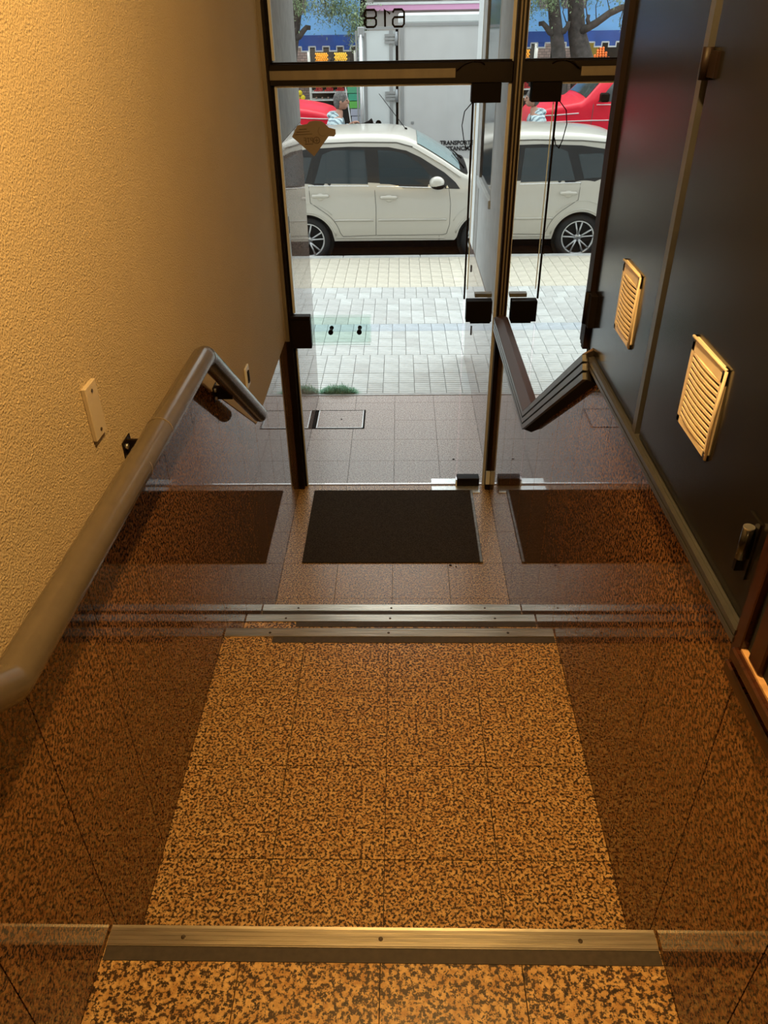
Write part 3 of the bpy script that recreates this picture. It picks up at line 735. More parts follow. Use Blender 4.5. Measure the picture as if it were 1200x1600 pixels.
for far in (0, 1): B.pane([(-1.62, .80), (-1.50, .685), (.80, .625), (.74, .70), (.60, .81), (.30, .98), (.12, 1.055), (-.1, 1.095), (-.6, 1.105), (-1.1, 1.085), (-1.42, 1.04)], .003, far).build('window_band', GB, car)
for far in (0, 1): B.pane([(-1.04, .705), (-.36, .69), (-.40, 1.068), (-.80, 1.068), (-.93, 1.02)], .006, far).build('rear_door_glass', CGLASS, car)
for far in (0, 1): B.pane([(-.21, .69), (.46, .672), (.50, .70), (.30, .90), (.12, 1.015), (-.02, 1.05), (-.235, 1.068)], .006, far).build('front_door_glass', CGLASS, car)
for far in (0, 1): B.pane([(-1.50, .74), (-1.15, .72), (-1.06, .99), (-1.36, 1.0)], .006, far).build('quarter_glass', CGLASS, car)
B.line([(-1.12, .678), (-.35, .668)], .007, .004).build('chrome_strip', CHROME, car)
B.line([(-.25, .664), (.60, .640)], .007, .004).build('chrome_strip', CHROME, car)
# door outlines
SEAM = mat('door_seam', (.12, .115, .105), .6)
arc = [(-1.16+.44*cos(a), -.01+.44*sin(a)) for a in [radians(15+i*7) for i in range(9)]]
B.line([(-.28, .675), (-.265, .4), (-.27, .07), (-.70, .06)]+arc[:7]+[(-1.10, .48), (-1.11, .68)], .0032).build('rear_door_seam', SEAM, car)
B.line([(.66, .63), (.685, .45), (.68, .2), (.645, .085), (.60, .07), (-.26, .07)], .0032).build('front_door_seam', SEAM, car)
B.line([(.55, .06), (.55, .0)], .003).build('sill_seam', SEAM, car)
B.line([(-.79, .045), (.62, .03)], .010, .0).build('sill_moulding', CARW, car)
B.line([(-.80, .262), (-.30, .262)], .016, .0).build('door_moulding', CARW, car)
B.line([(-.24, .262), (.64, .262)], .016, .0).build('door_moulding', CARW, car)
for cx in (-1.16, 1.12):
    B.line([(cx+.375*cos(radians(a)), -.01+.375*sin(radians(a))) for a in range(12, 172, 8)], .014, .0).build('arch_flare', CARW, car)
    B.line([(cx+.46*cos(radians(a)), .0+.47*sin(radians(a))) for a in range(45, 150, 8)], .006, .0).build('arch_crease', CARW, car)
for x in (-.97, -.10):
    z = .535 if x > -.5 else .56
    h = MB(); p = [B.side(x+d, z, .016 if abs(d) < .09 else .0) for d in (-.10, -.085, -.03, .03, .085, .10)]
    h.tube(p, .021, 8); h.ball(B.side(x, z-.014, -.004), .060, 8, (1, .25, .75)); h.build('door_handle', CARW, car)
mr = MB().ball((.50, Y0-.12, .725), .095, 12, (1.0, .9, .75)).build('wing_mirror', CARW, car)
MB().ball((.515, Y0-.12, .685), .09, 10, (1.0, .9, .45)).box(.50, .60, Y0-.10, Y0+.06, .665, .69).build('mirror_base', BLACK, mr)
# windscreen and roof details
def roofpatch(x0, x1, t0, t1, off, n=8):
    return MB().grid([[B.roof(x0+(x1-x0)*i/n, t0+(t1-t0)*j/n, off) for j in range(n+1)] for i in range(n+1)])
WS = mat('windscreen_glass', (.20, .30, .31), .06, 0, .9)
roofpatch(.26, .84, .06, .94, .008).build('windscreen', WS, car)
roofpatch(-1.88, -1.62, .1, .9, .008).build('rear_window', CGLASS, car)
roofpatch(.80, .90, .05, .95, .010).build('scuttle', BLACK, car)
for t0, t1 in ((.15, .45), (.5, .85)):
    MB().tube([B.roof(.86, t0, .02), B.roof(.74, t1, .03)], .008, 6).build('wiper', BLACK, car)
B.line([(-1.5, 1.105), (-1.1, 1.14), (-.5, 1.155), (0, 1.145), (.2, 1.095)], .006, .006).build('roof_gutter', SEAM, car)
B.line([(.2, 1.095), (.6, .885), (.80, .76)], .008, .006).build('roof_gutter', CARW, car)
MB().tube([B.roof(.12, .45, 0), (-.22, Y0+CW*.45-.02, 1.63)], .004, 5).build('aerial', BLACK, car)
MB().ball(B.roof(.12, .45, .0), .02, 6).build('aerial_base', BLACK, car)
for y in (Y0+.10, Y0+CW-.35):
    MB().ball((1.97, y+.12, .38), .13, 8, (.6, 1, .6)).build('headlamp', CHROME, car)
    MB().ball((-1.86, y+.12, .62), .10, 8, (.5, .8, 1.4)).build('tail_lamp', mat('red_lens', (.5, .02, .02), .2), car)

# --- red pickup
RED = mat('bright_red_paint', (.85, .010, .040), .4, 0, .3, coat=.15)
REDK = 14.6
pk = tag(root('pickup_truck', (-.10, 0, 0)), 'bright red pickup truck standing in the road behind the white car', 'car')
topr = smooth_prof([(-5.0, 1.02), (-4.9, 1.15), (-3.35, 1.17), (-3.3, 1.48), (-3.15, 1.55), (-2.45, 1.575), (-2.15, 1.53), (-1.80, 1.17), (-1.74, 1.15), (-1.30, 1.09), (-1.02, 1.01), (-.96, .80), (-.92, .55)], 1)
R = Body(14.2, 1.75, topr, 1.15, .12, .42, [(-1.52, .18), (-4.2, .18)], -5.0, -.92, crown=.04, taper=.12, arch_r=.43, bulge=.05)
R.shell(110).build('body', RED, pk)
for cx in (-1.52, -4.2):
    wheel(pk, (cx, 14.26, .10), .38, .24, .24); wheel(pk, (cx, 15.9, .10), .38, .24, .24, sgn=1)
    MB().lathe([(.42, .10), (.42, .5)], (cx, 14.2, .18), 'y', 24).build('wheel_well', DARK, pk)
    R.line([(cx+.45*cos(radians(a)), .18+.45*sin(radians(a))) for a in range(5, 178, 8)], .04, .01).build('arch_flare', mat('grey_plastic_flare', (.33, .40, .45), .5), pk)
MB().box(-4.8, -1.1, 14.5, 15.7, .0, .4).build('underbody', BLACK, pk)
for far in (0, 1): R.pane([(-3.12, 1.19), (-2.02, 1.19), (-2.28, 1.47), (-3.05, 1.48)], .005, far).build('side_glass', CGLASS, pk)
def rp(x0, x1, off, n=6): return MB().grid([[R.roof(x0+(x1-x0)*i/n, .07+.86*j/n, off) for j in range(n+1)] for i in range(n+1)])
rp(-2.12, -1.84, .008).build('windscreen', CGLASS, pk)
R.line([(-1.72, 1.03), (-1.05, .99)], .010, .004).build('side_stripe', mat('pale_stripe', (.85, .75, .75), .4), pk)
R.line([(-4.9, .92), (-1.95, .92), (-1.05, .90)], .010, .004).build('side_stripe', MATS['pale_stripe'], pk)
R.line([(-1.95, 1.16), (-1.93, .5), (-2.0, .2), (-3.1, .2), (-3.15, 1.16)], .005, .002).build('door_seam', SEAM, pk)
R.line([(-4.9, 1.145), (-2.0, 1.150)], .008, .006).build('waist_strip', mat('pale_stripe', (.8, .7, .7), .4), pk)
mr = MB().box(-2.16, -2.02, 14.03, 14.18, 1.20, 1.33).build('wing_mirror', BLACK, pk, bevel=.02)
MB().box(-1.00, -.88, 14.3, 15.85, .20, .42).build('bumper', STEEL, pk, bevel=.02)

# --- white box truck with its rear door swung open
TY = 13.7
TWH = mat('truck_white_panel', (.66, .67, .67), .5, noise=.05, nscale=3, coat=.1); TGR = mat('truck_grey_rail', (.40, .42, .44), .4, .4)
tr = tag(root('box_truck', (0, 0, 0)), 'white box truck with its rear door folded open, behind the parked car', 'truck')
MB().box(.04, 5.6, TY, TY+2.2, .30, 2.36).build('cargo_box', TWH, tr)
MB().box(.02, 5.62, TY-.02, TY+2.22, 2.30, 2.335).build('top_rail', TGR, tr); MB().box(.02, 5.62, TY-.012, TY+2.21, 2.335, 2.455).build('roof_edge', WHITEP, tr, bevel=.02)
MB().box(.02, 5.62, TY-.02, TY+2.22, .26, .34).build('bottom_rail', TGR, tr)
MB().box(.055, .11, TY-.015, TY, .34, 2.30).build('corner_post', TGR, tr)
MB().box(-.02, .02, TY-.01, TY+.05, .30, 2.30).build('hinge_gap', BLACK, tr)
dr = MB().box(-.60, -.02, TY+.00, TY+.05, .34, 2.245).build('rear_door', mat('door_white_panel', (.74, .79, .80), .45, noise=.03, nscale=3), tr)
MB().box(-.64, -.615, TY-.02, TY+.06, .34, 2.25).box(-.12, -.065, TY-.012, TY, .34, 2.25).build('door_edge_rail', TGR, tr)
MB().tube([(-.555, TY-.035, .40), (-.555, TY-.035, 2.20)], .030, 10).build('lock_rod', mat('bright_rod', (.8, .82, .83), .25, .5), tr)
MB().box(-.51, -.47, TY-.01, TY, .34, 2.22).build('door_seal', TGR, tr)
MB().box(-.60, -.50, TY-.06, TY, 2.17, 2.30).build('cam_keeper', TGR, tr, bevel=.01)
for z in (.50, 1.37, 2.14):
    h = MB()
    for k in (-1, 0, 1): h.box(-.19, .0, TY-.03, TY-.0, z+k*.045-.016, z+k*.045+.016)
    h.tube([(-.01, TY-.03, z-.09), (-.01, TY-.03, z+.09)], .022, 8); h.build('door_hinge', TGR, tr)
MB().box(-.60, .03, TY-.02, TY+.03, 2.265, 2.30).build('top_track', TGR, tr)
MB().box(.0, 5.8, TY+.3, TY+1.9, .02, .26).build('chassis', BLACK, tr)
for cx in (.95, 6.0): wheel(tr, (cx, TY+.08, .10), .39, .25, .24); wheel(tr, (cx, TY+2.1, .10), .39, .25, .24, sgn=1)
cab = MB().prism([(5.7, .1), (7.2, .1), (7.25, .9), (7.0, 1.1), (6.75, 1.75), (5.7, 1.8)], lambda p, t: (p[0], t, p[1]), TY+.1, TY+2.1).build('cab', TWH, tr, bevel=.03)
def text(body, size, loc, rot, material, name, parent, label=None):
    cu = bpy.data.curves.new(name, 'FONT'); cu.body = body; cu.size = size; cu.extrude = .002; cu.offset = .0035; cu.resolution_u = 2
    tmp = bpy.data.objects.new('tmp', cu); COL.objects.link(tmp); dg = bpy.context.evaluated_depsgraph_get(); dg.update()
    me = bpy.data.meshes.new_from_object(tmp.evaluated_get(dg)); bpy.data.objects.remove(tmp)
    me.materials.clear(); me.materials.append(material)
    o = bpy.data.objects.new(name, me); COL.objects.link(o); o.location = loc; o.rotation_euler = rot; o.parent = parent
    return o
TXT = mat('lettering_black', (.03, .03, .035), .5)
text('TRANSPORTE DE', .088, (.70, TY-.006, .650), (pi/2, 0, 0), TXT, 'lettering', tr)
text('SUSTANCIAS', .088, (.715, TY-.006, .565), (pi/2, 0, 0), TXT, 'lettering', tr)
MB().lathe([(.055, 0), (.055, -.003), (.048, -.003), (.048, 0)], (-.18, TY, .92), 'y', 20, caps=False).build('round_mark', TGR, tr)
MB().box(-.24, -.12, TY-.004, TY, .845, .855).box(-.22, -.14, TY-.004, TY, .825, .832).build('round_mark', TGR, tr)
MB().box(.22, .27, TY-.004, TY, .96, 1.0).box(.228, .262, TY-.005, TY, .968, .992).build('small_mark', TGR, tr)

# ------------------------------------------------------------------ man beside the truck
def skin_obj(name, verts, edges, radii, material, parent, sub=2, root_i=0):
    bm = bmesh.new(); sk = bm.verts.layers.skin.verify()
    vs = [bm.verts.new(v) for v in verts]
    for a, b in edges: bm.edges.new((vs[a], vs[b]))
    for v, r in zip(vs, radii): v[sk].radius = r if isinstance(r, tuple) else (r, r)
    vs[root_i][sk].use_root = True
    me = bpy.data.meshes.new(name); bm.to_mesh(me); bm.free()
    o = bpy.data.objects.new(name, me); COL.objects.link(o); me.materials.append(material)
    o.modifiers.new('skin', 'SKIN').use_smooth_shade = True
    md = o.modifiers.new('sub', 'SUBSURF'); md.levels = sub; md.render_levels = sub
    if parent: o.parent = parent
    return o
SKIN = mat('skin', (.50, .27, .19), .55, noise=.08, nscale=30)
def stripe_mat():
    m, nt, b = newmat('striped_fleece'); g = nt.nodes.new('ShaderNodeTexCoord'); wv3 = nt.nodes.new('ShaderNodeTexWave')
    wv3.inputs['Scale'].default_value = 6; wv3.inputs['Distortion'].default_value = 6; wv3.inputs['Detail'].default_value = 2; wv3.bands_direction = 'DIAGONAL'
    nt.links.new(g.outputs['Object'], wv3.inputs['Vector']); r = nt.nodes.new('ShaderNodeValToRGB')
    r.color_ramp.elements[0].position = .25; r.color_ramp.elements[0].color = (.22, .30, .35, 1); r.color_ramp.elements[1].position = .5; r.color_ramp.elements[1].color = (.58, .72, .76, 1)
    nt.links.new(wv3.outputs['Fac'], r.inputs[0]); nt.links.new(r.outputs[0], b.inputs['Base Color']); b.inputs['Roughness'].default_value = .85
    return m
JACK = stripe_mat(); TROU = mat('dark_trousers', (.04, .045, .06), .8); HAIR = mat('grey_hair', (.13, .125, .12), .8, noise=.5, nscale=40); SHOE = mat('dark_shoes', (.03, .025, .02), .6)
man = tag(root('person', (-1.00, 13.0, -.33)), 'grey-haired man in a pale striped fleece walking to the right, holding a black object', 'person')
# local: +x forward, y lateral (-y near the camera), z up
V = [(0, 0, .93), (.03, 0, 1.10), (.03, 0, 1.30), (.065, 0, 1.46), (.115, 0, 1.535), (.135, 0, 1.60),           # 0-5 pelvis .. neck
     (.075, -.15, 1.42), (.09, -.23, 1.41), (.11, -.27, 1.30), (.14, -.265, 1.24), (.25, -.20, 1.34), (.29, -.185, 1.38),   # near arm 6..11
     (.075, .15, 1.42), (.09, .23, 1.41), (.11, .27, 1.30), (.15, .265, 1.24), (.26, .20, 1.34), (.30, .185, 1.38),      # far arm 12..17
     (.0, -.09, .86), (.10, -.10, .50), (.02, -.10, .10), (.07, -.10, .035), (.19, -.11, .03),                          # near leg 18..22
     (.0, .09, .86), (-.05, .10, .50), (-.22, .10, .14), (-.20, .10, .05), (-.09, .11, .03)]                            # far leg 23..27
Ed = [(0, 1), (1, 2), (2, 3), (3, 4), (4, 5), (3, 6), (6, 7), (7, 8), (8, 9), (9, 10), (10, 11), (3, 12), (12, 13), (13, 14), (14, 15), (15, 16), (16, 17), (0, 18), (18, 19), (19, 20), (20, 21), (21, 22), (0, 23), (23, 24), (24, 25), (25, 26), (26, 27)]
Rd = [(.13, .16), .13, .14, .11, .062, .055, .075, .06, .05, .045, .034, .030, .075, .06, .05, .045, .034, .030, .095, .062, .042, .04, .035, .095, .062, .042, .04, .035]
skin_obj('body', V, Ed, Rd, SKIN, man)
up_i = list(range(0, 5))+list(range(6, 11))+list(range(12, 17)); mp2 = {a: i for i, a in enumerate(up_i)}
skin_obj('jacket', [V[i] for i in up_i], [(mp2[a], mp2[b]) for a, b in Ed if a in mp2 and b in mp2], [(tuple(x+.022 for x in Rd[i]) if isinstance(Rd[i], tuple) else Rd[i]+.032) for i in up_i], JACK, man)
hd2 = MB().tube([(.05, -.075, 1.52), (-.01, -.06, 1.515), (-.03, 0, 1.51), (-.01, .06, 1.515), (.05, .075, 1.52)], .045, 10).build('hood', JACK, man)
lo_i = [0]+list(range(18, 21))+list(range(23, 26)); mp3 = {a: i for i, a in enumerate(lo_i)}
skin_obj('trousers', [V[i] for i in lo_i], [(mp3[a], mp3[b]) for a, b in Ed if a in mp3 and b in mp3], [(tuple(x+.02 for x in Rd[i]) if isinstance(Rd[i], tuple) else Rd[i]+.022) for i in lo_i], TROU, man)
for (x, y, z) in ((.12, -.10, .05), (-.14, .10, .055)): MB().ball((x, y, z), .14, 10, (1, .36, .36)).build('shoe', SHOE, man)
# head
hx, hz = .155, 1.70
def head_mesh():
    m = MB(); m.ball((hx, 0, hz), .115, 16, (.86, .70, 1.0)); m.ball((hx+.035, 0, hz-.055), .070, 12, (.85, .78, .85))
    m.ball((hx+.100, 0, hz-.015), .022, 8, (1.0, .7, 1.3)); m.ball((hx+.088, 0, hz-.060), .020, 8, (.7, 1.2, .5))
    for s in (-1, 1): m.ball((hx-.005, s*.080, hz-.01), .030, 8, (.7, .35, 1.1))
    return m
hdo = head_mesh().build('head', SKIN, man)
for s in (-1, 1): MB().ball((hx+.086, s*.034, hz+.008), .011, 6).build('eye', BLACK, hdo)
hm = MB(); hm.ball((hx-.015, 0, hz+.025), .118, 16, (.92, .76, .90)); hm.ball((hx-.05, 0, hz-.02), .085, 12, (.8, .92, 1.0))
hm.build('hair', HAIR, man)
# hands with fingers
for s, wr in ((-1, V[11]), (1, V[17])):
    x, y, z = wr
    hv = [(x-.01, y, z), (x+.045, y, z+.004)]; he = [(0, 1)]; hrd = [.027, .033]
    for k in range(4):
        oy = (k-1.5)*.019; L = (.030, .034, .032, .025)[k]; b0 = len(hv)
        hv += [(x+.075, y+oy, z+.016), (x+.075+L, y+oy, z+.006), (x+.070+L*1.1, y+oy, z-.022), (x+.055+L*.8, y+oy, z-.036)]
        he += [(1, b0), (b0, b0+1), (b0+1, b0+2), (b0+2, b0+3)]; hrd += [.010, .009, .0085, .008]
    b0 = len(hv); hv += [(x+.02, y-s*.036, z-.008), (x+.050, y-s*.045, z-.024), (x+.072, y-s*.030, z-.034)]; he += [(0, b0), (b0, b0+1), (b0+1, b0+2)]; hrd += [.012, .010, .009]
    skin_obj('hand', hv, he, hrd, SKIN, man, sub=1)
bag = tag(root('hand_tool', (-.52, 13.0, 1.055)), 'black tool with a flared end held out by the man towards the truck door', 'tool')
MB().tube([(-.16, -.18, .0), (-.04, -.12, -.005), (.06, -.10, .0)], .026, 10).tube([(.02, -.105, .0), (.10, -.09, .012), (.15, -.08, .03)], .03, 10, rs=[.028, .045, .060]).build('tool_body', BLACK, bag)
MB().lathe([(.045, 0), (.045, -.02), (.02, -.022), (.02, 0)], (.235, -.05, .01), 'y', 16).build('tool_roller', BLACK, bag)
MB().tube([(.12, -.08, .02), (.235, -.045, .01)], .012, 8).build('tool_arm', STEEL, bag)

# ------------------------------------------------------------------ far side: fruit shop, awning, trees
SY = 22.6
BR = None
def brick_mat():
    m, nt, b = newmat('far_brick'); g = nt.nodes.new('ShaderNodeNewGeometry'); mpn = nt.nodes.new('ShaderNodeMapping'); mpn.inputs['Rotation'].default_value = (pi/2, 0, 0)
    bt = nt.nodes.new('ShaderNodeTexBrick'); bt.inputs['Scale'].default_value = 4.2; bt.inputs['Color1'].default_value = (.20, .15, .14, 1); bt.inputs['Color2'].default_value = (.30, .23, .21, 1); bt.inputs['Mortar'].default_value = (.11, .09, .09, 1); bt.inputs['Mortar Size'].default_value = .03
    nt.links.new(g.outputs['Position'], mpn.inputs[0]); nt.links.new(mpn.outputs[0], bt.inputs[0]); nt.links.new(bt.outputs[0], b.inputs['Base Color']); b.inputs['Roughness'].default_value = .9
    return m
BR = brick_mat()
SHOPW = mat('shop_dark_interior', (.05, .048, .045), .8); FAC = mat('far_facade', (.42, .40, .37), .85, noise=.12, nscale=2)
fs = tag(root('fruit_shop', (0, 0, 0)), 'fruit shop building across the street behind the blue awning', 'building')
MB().box(-14, 12, 24.2, 30, -.3, 9).build('wall', FAC, fs)
MB().box(-5.2, .2, 24.1, 24.21, -.25, 3.0).build('shop_opening', SHOPW, fs)
for (a, b) in ((-2.66, -2.30), (-3.42, -2.86), (-5.6, -4.9)): MB().box(a, b, SY-.15, SY+.35, -.25, 2.9).build('brick_pillar', BR, fs)
MB().box(-2.30, -2.24, SY-.2, SY-.1, -.25, 1.75).build('pale_post', WHITEP, fs)
MB().box(-4.2, -3.43, 24.0, 24.09, -.2, 2.0).build('yellow_panel', mat('yellow_wall', (.85, .58, .10), .6), fs)
for x in (-9, -6.5, -4, -1.5, 1, 3.5, 6):
    for z in (3.9, 6.3): 
        o = MB().box(x, x+1.3, 24.15, 24.22, z, z+1.5).build('window', CGLASS, fs); MB().box(x-.06, x+1.36, 24.12, 24.2, z-.1, z-.02).build('sill', WHITEP, o)
# pink fascia and dark windows right of the shop
pf = tag(root('shop_sign', (0, 0, 0)), 'pink fascia board across the street, above the box truck', 'shop sign')
MB().box(-.72, 6, 20.8, 20.9, 2.48, 2.585).build('board', mat('pink_sign', (.80, .42, .66), .5), pf)
MB().box(-.74, 6, 20.78, 20.92, 2.59, 2.64).build('top_edge', WHITEP, pf)
MB().box(-.72, 6, 20.9, 24.1, -.2, 2.48).build('shopfront', FAC, pf)
MB().box(-.55, 1.0, 20.95, 21.0, 2.68, 3.1).box(1.3, 6, 20.95, 21.0, 2.68, 3.1).build('dark_window', CGLASS, pf)
MB().box(-.72, 6, 21.0, 24.1, 2.48, 3.3).build('upper_wall', FAC, pf)
# awning
AX0, AX1, AY = -5.4, -.95, 21.5
aw = tag(root('awning', (0, 0, 0)), 'blue awning with white-edged battlement valance over the fruit shop', 'awning')
AB = mat('awning_blue', (.16, .42, .78), .6, noise=.12, nscale=1.5)
def translucent(m, c, f):
    nt = m.node_tree; b = nt.nodes['Principled BSDF']; o = [n for n in nt.nodes if n.type == 'OUTPUT_MATERIAL'][0]
    t = nt.nodes.new('ShaderNodeBsdfTranslucent'); t.inputs[0].default_value = (*c, 1); mx = nt.nodes.new('ShaderNodeMixShader'); mx.inputs[0].default_value = f
    nt.links.new(b.outputs[0], mx.inputs[1]); nt.links.new(t.outputs[0], mx.inputs[2]); nt.links.new(mx.outputs[0], o.inputs[0])
translucent(AB, (.75, .8, .85), .35)
AN = mat('awning_navy', (.04, .12, .46), .6, noise=.15, nscale=3)
MB().prism([(AY, 2.005), (24.15, 3.25), (24.15, 3.22), (AY, 1.99)], lambda p, t: (t, p[0], p[1]), AX0, AX1).build('canopy', AB, aw)
cw, hw = .17, .10
vb = MB(); vb.box(AX0, AX1, AY-.02, AY, 1.78, 2.01)
ed2 = MB(); x = AX0; k = 0; zt1, zb1 = 1.78, 1.69
while x < AX1-.05:
    x2 = min(x+cw, AX1)
    if k % 2 == 0:
        vb.box(x, x2, AY-.02, AY, zb1, 1.785); ed2.box(x-.015, x2+.015, AY-.03, AY-.015, zb1-.025, zb1+.005); ed2.box(x-.015, x+.01, AY-.03, AY-.015, zb1, zt1); ed2.box(x2-.01, x2+.015, AY-.03, AY-.015, zb1, zt1)
    else: ed2.box(x, x2, AY-.03, AY-.015, zt1-.02, zt1+.01)
    x = x2; k += 1
vb.build('valance', AN, aw); ed2.build('white_edging', WHITEP, aw)
# fruit stand : rack with shelves
rk = tag(root('fruit_rack', (0, 0, 0)), 'tall shelf rack of fruit under the blue awning', 'rack')
RX0, RX1 = -2.24, -1.08
for x in (RX0, RX1): MB().box(x-.025, x+.025, 22.0, 22.06, -.2, 1.66).build('upright', WHITEP, rk)
for z in (.60, .775, 1.03, 1.385): MB().box(RX0, RX1, 21.98, 22.4, z-.03, z).build('shelf', WHITEP, rk)
MB().box(RX0, RX1, 22.42, 22.46, -.2, 1.7).build('back_board', SHOPW, rk)
ORD = ['first', 'second', 'third', 'fourth', 'fifth', 'sixth', 'seventh', 'eighth']
def fruit(n, name, label, cat, group, xs, y, z, r, cols, rows, material, parent_tilt=.6, rnd=0):
    me = MB().ball((0, 0, 0), r, 6).mesh(name, material)
    for j in range(rows):
        for i in range(cols-(j if rnd else 0)):
            o = bpy.data.objects.new(name, me); COL.objects.link(o)
            o.location = (xs+(i+.5*(j % 2)+(j*.5 if rnd else 0))*r*2.02, y+j*r*parent_tilt, z+r+j*r*1.55); tag(o, '%s, %s row up, %s from the left' % (label, ORD[j], ORD[i]), cat, group)
OR = mat('orange_peel', (.95, .42, .04), .45); YL = mat('yellow_orange_peel', (.95, .60, .08), .45); RDF = mat('red_fruit_skin', (.75, .06, .07), .3); OR2 = mat('deep_orange_peel', (.85, .20, .04), .4)
def crate(x0, x1, z, label):
    c = tag(root('fruit_crate', ((x0+x1)/2, 22.15, z)), label, 'crate'); w2 = (x1-x0)/2
    MB().box(-w2, w2, -.16, .16, 0, .02).box(-w2, w2, -.16, -.15, 0, .06).box(-w2, w2, .15, .16, 0, .12).box(-w2, -w2+.01, -.16, .16, 0, .08).box(w2-.01, w2, -.16, .16, 0, .08).build('crate_box', mat('dark_crate', (.10, .09, .08), .7), c)
crate(-2.10, -1.70, 1.386, 'open crate of oranges on the top shelf, left'); crate(-1.62, -1.22, 1.386, 'open crate of yellower oranges on the top shelf, right')
fruit(0, 'orange', 'orange in the left rack crate', 'orange', 'oranges in the left crate', -2.06, 22.03, 1.408, .026, 6, 5, OR)
fruit(0, 'orange', 'yellowish orange in the right rack crate', 'orange', 'oranges in the right crate', -1.58, 22.03, 1.408, .026, 6, 5, YL)
for q, x in enumerate((-2.13, -1.86, -1.58, -1.30)):
    fruit(0, 'red_fruit', 'red fruit, %s rack heap' % ORD[q], 'fruit', 'red fruit on the middle shelf', x, 22.05, .776, .022, 5 if q != 3 else 4, 4, RDF, rnd=1)
for q in range(7): tag(MB().ball((-2.1+q*.15, 22.08, .627), .025, 6).build('pale_fruit', mat('pale_fruit_skin', (.5, .35, .3), .5)), 'dull pale fruit on the lowest visible shelf of the rack, %s from the left' % ORD[q], 'fruit', 'pale fruit on the low shelf')
# orange pile and yellow fruit seen in the mirror
st = tag(root('market_table', (-3.85, 22.2, -.2)), 'table carrying a pyramid of deep orange fruit beside the brick pillar', 'table')
MB().box(-.42, .42, -.25, .25, 1.42, 1.47).build('table_top', SHOPW, st)
for sx in (-1, 1):
    for sy in (-1, 1): MB().box(sx*.38-.02, sx*.38+.02, sy*.2-.02, sy*.2+.02, 0, 1.42).build('leg', SHOPW, st)
fruit(0, 'deep_orange', 'deep orange fruit in the table pyramid', 'orange', 'deep oranges in the pyramid', -4.12, 22.05, 1.27, .034, 8, 7, OR2, rnd=1)
tb = tag(root('display_stand', (-2.50, 21.9, -.2)), 'low cream stand of yellow fruit in front of the brick pillar', 'stand')
MB().box(-.20, .24, -.12, .12, 0, .80).build('stand_body', mat('cream_stand', (.75, .68, .5), .7), tb)
for q, (x, z) in enumerate(((-2.56, .66), (-2.43, .66), (-2.495, .765))): tag(MB().ball((x, 21.88, z), .06, 8).build('yellow_melon', mat('yellow_melon_skin', (.95, .75, .03), .4)), ('left of the two lower yellow melons on the cream stand', 'right of the two lower yellow melons on the cream stand', 'upper yellow melon resting on the other two')[q], 'melon', 'yellow melons on the stand')
# leaning stack of green boxes
gb = tag(root('shelf_display', (-1.02, 21.3, -.2)), 'slanting display of green and white packs between the rack and the truck door', 'display')
for k, (c, nm) in enumerate((((.75, .80, .80), 'white'), ((.75, .80, .80), 'white'), ((.42, .45, .55), 'lilac'), ((.40, .44, .52), 'lilac'), ((.14, .52, .10), 'green'), ((.06, .42, .26), 'dark_green'), ((.10, .45, .25), 'dark_green2'), ((.65, .72, .74), 'pale'))):
    z = .0+k*.165; MB().box(-.10+(-.022*k), .13-.010*k, -.1, .1, z+.01, z+.158).build('pack', mat('pack_'+nm, c, .5), gb)
MB().prism([(-.14, 0), (-.11, 0), (-.285, 1.36), (-.315, 1.36)], lambda p, t: (p[0], t, p[1]), -.11, -.09).build('side_board', WHITEP, gb)

sl2 = tag(root('awning_fill', (-2.6, 21.8, 1.93)), 'unseen fill light added under the blue awning to brighten the fruit', 'fill light')  # fill light with its housing, added out of view to brighten the fruit
MB().box(-1.6, 1.6, -.03, .03, .0, .04).build('fill_housing', STEEL, sl2)
ld = bpy.data.lights.new('fruit_fill_area', 'AREA'); ld.shape = 'RECTANGLE'; ld.size = 3.2; ld.size_y = .05; ld.energy = 20; ld.color = (1, .93, .82)
lo = bpy.data.objects.new('fruit_fill_area', ld); COL.objects.link(lo); lo.parent = sl2; lo.location = (0, 0, -.01); lo.rotation_euler = (radians(35), 0, 0)
# trees
BARK = mat('bark', (.085, .075, .068), .9, noise=.35, nscale=9, bump=.8, bscale=20); LEAF = mat('grey_green_leaves', (.22, .30, .16), .6, noise=.5, nscale=2)
random.seed(11)
def tree(label, trunk, rads, branches, leafboxes):
    t = tag(root('tree', (trunk[0][0], trunk[0][1], -.2)), label, 'tree'); off = Vector((-trunk[0][0], -trunk[0][1], .2))
    MB().tube([Vector(p)+off for p in trunk], .1, 12, rs=rads).build('trunk', BARK, t)
    for pts, r0, r1 in branches:
        n = len(pts); MB().tube([Vector(p)+off for p in pts], r0, 8, rs=[r0+(r1-r0)*i/(n-1) for i in range(n)]).build('branch', BARK, t)
    lf = MB()
    for (cx, cy, cz, rx2, ry2, rz2, n) in leafboxes:
        for _ in range(n):
            x = cx+random.gauss(0, .5)*rx2; y = cy+random.gauss(0, .5)*ry2; z = cz+random.gauss(0, .5)*rz2
            a, b = random.random()*6.28, random.uniform(-1.2, .2); L, ww = random.uniform(.05, .10), .014
            d = Vector((cos(a)*cos(b), sin(a)*cos(b), sin(b))); s2 = d.cross(Vector((random.random()-.5, random.random()-.5, 1))).normalized()*ww
            p = Vector((x, y, z))+off; k = len(lf.v); lf.v += [tuple(p), tuple(p+d*L*.5+s2), tuple(p+d*L), tuple(p+d*L*.5-s2)]; lf.f.append((k, k+1, k+2, k+3))
    lf.build('foliage', LEAF, t, fix=False, kind='stuff')
    return t
TYT = 20.5
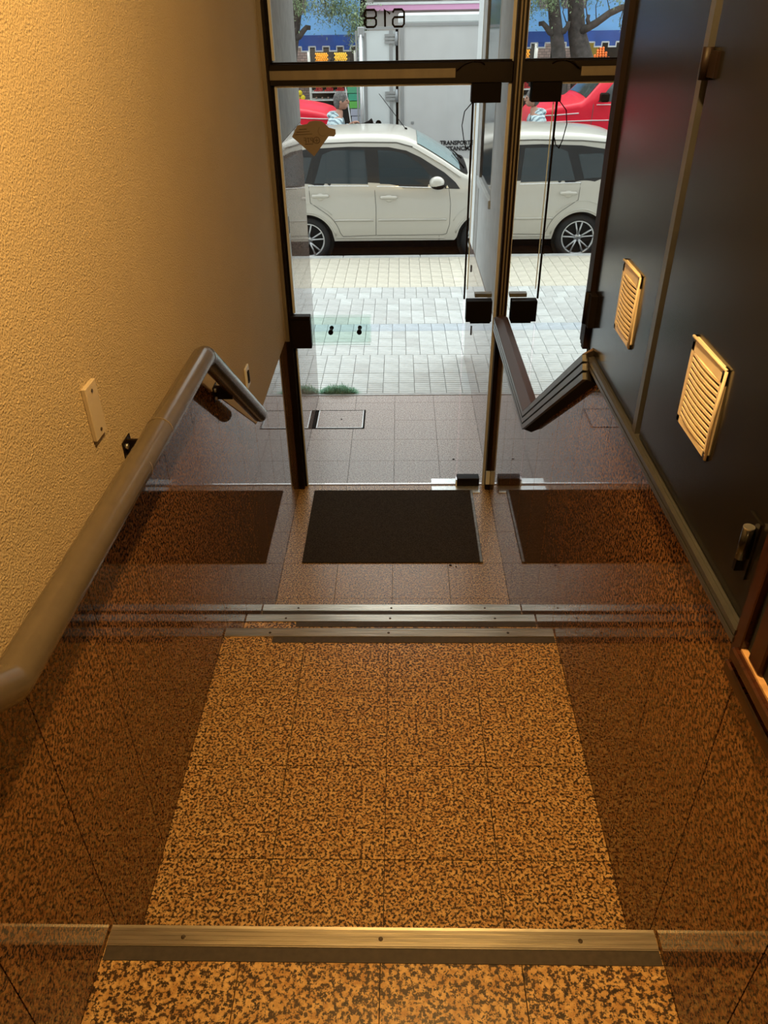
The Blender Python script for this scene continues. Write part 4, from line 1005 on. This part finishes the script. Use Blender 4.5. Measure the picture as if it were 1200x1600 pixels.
tree('slimmer grey street tree with pruned stubs, in front of the blue awning', [(-2.72, TYT, -.2), (-2.60, TYT, 1.2), (-2.42, TYT, 2.0), (-2.26, TYT, 2.7), (-2.0, TYT+.3, 4.2), (-1.8, TYT+.4, 5.5)], [.20, .17, .15, .13, .10, .05],
     [([(-2.40, TYT, 1.98), (-2.25, TYT-.1, 2.02), (-2.15, TYT-.15, 2.12), (-2.07, TYT-.15, 2.19), (-1.98, TYT-.15, 2.18)], .075, .045),
      ([(-2.45, TYT, 2.00), (-2.58, TYT-.1, 2.04), (-2.64, TYT-.1, 2.12), (-2.65, TYT-.1, 2.22)], .07, .045),
      ([(-2.3, TYT, 2.9), (-1.7, TYT-.4, 3.3), (-1.2, TYT-.6, 3.2), (-.9, TYT-.8, 2.9)], .06, .012),
      ([(-2.1, TYT, 3.6), (-1.5, TYT, 4.0), (-1.0, TYT, 3.7)], .05, .012),
      ([(-1.7, TYT-.4, 3.3), (-1.62, TYT-.4, 2.9), (-1.60, TYT-.4, 2.4)], .012, .005), ([(-2.6, TYT-.1, 2.2), (-2.5, TYT-.1, 2.4), (-2.55, TYT-.1, 2.7)], .014, .006)],
     [(-1.35, TYT-.6, 2.55, .50, .5, .30, 1500), (-.95, TYT-.6, 2.25, .22, .3, .42, 900), (-1.5, TYT-.4, 3.3, 1.2, .8, .8, 2500), (-2.1, TYT-.4, 2.58, .4, .3, .2, 350), (-1.8, TYT, 4.6, 1.6, 1.4, 1.2, 2500)])
tree('thicker grey street tree with a long side branch, left of the slimmer one', [(-3.25, TYT+.1, -.2), (-3.12, TYT+.1, 1.4), (-2.90, TYT+.1, 2.0), (-2.78, TYT+.1, 2.7), (-2.75, TYT+.1, 4.5), (-2.6, TYT+.1, 6)], [.30, .26, .20, .17, .13, .06],
     [([(-2.95, TYT, 2.02), (-3.10, TYT-.15, 2.10), (-3.25, TYT-.2, 2.18), (-3.50, TYT-.3, 2.36), (-3.75, TYT-.3, 2.46), (-4.1, TYT-.3, 2.5)], .09, .06),
      ([(-3.12, TYT-.15, 2.12), (-3.05, TYT-.2, 2.25), (-3.07, TYT-.2, 2.34)], .05, .035), ([(-3.05, TYT-.2, 2.25), (-2.98, TYT-.2, 2.5), (-3.0, TYT-.2, 2.8)], .015, .006),
      ([(-3.25, TYT-.2, 2.2), (-3.2, TYT-.2, 2.5), (-3.3, TYT-.2, 2.8)], .012, .006), ([(-3.5, TYT-.3, 2.4), (-3.42, TYT-.3, 2.6), (-3.5, TYT-.3, 2.9)], .012, .006), ([(-3.8, TYT-.3, 2.46), (-3.75, TYT-.3, 2.2), (-3.8, TYT-.3, 2.05)], .014, .006)],
     [(-3.3, TYT-.3, 2.72, .9, .4, .18, 500), (-3.9, TYT-.3, 2.35, .3, .3, .3, 160), (-3.4, TYT, 4.0, 1.8, 1.2, 1.2, 3000)])
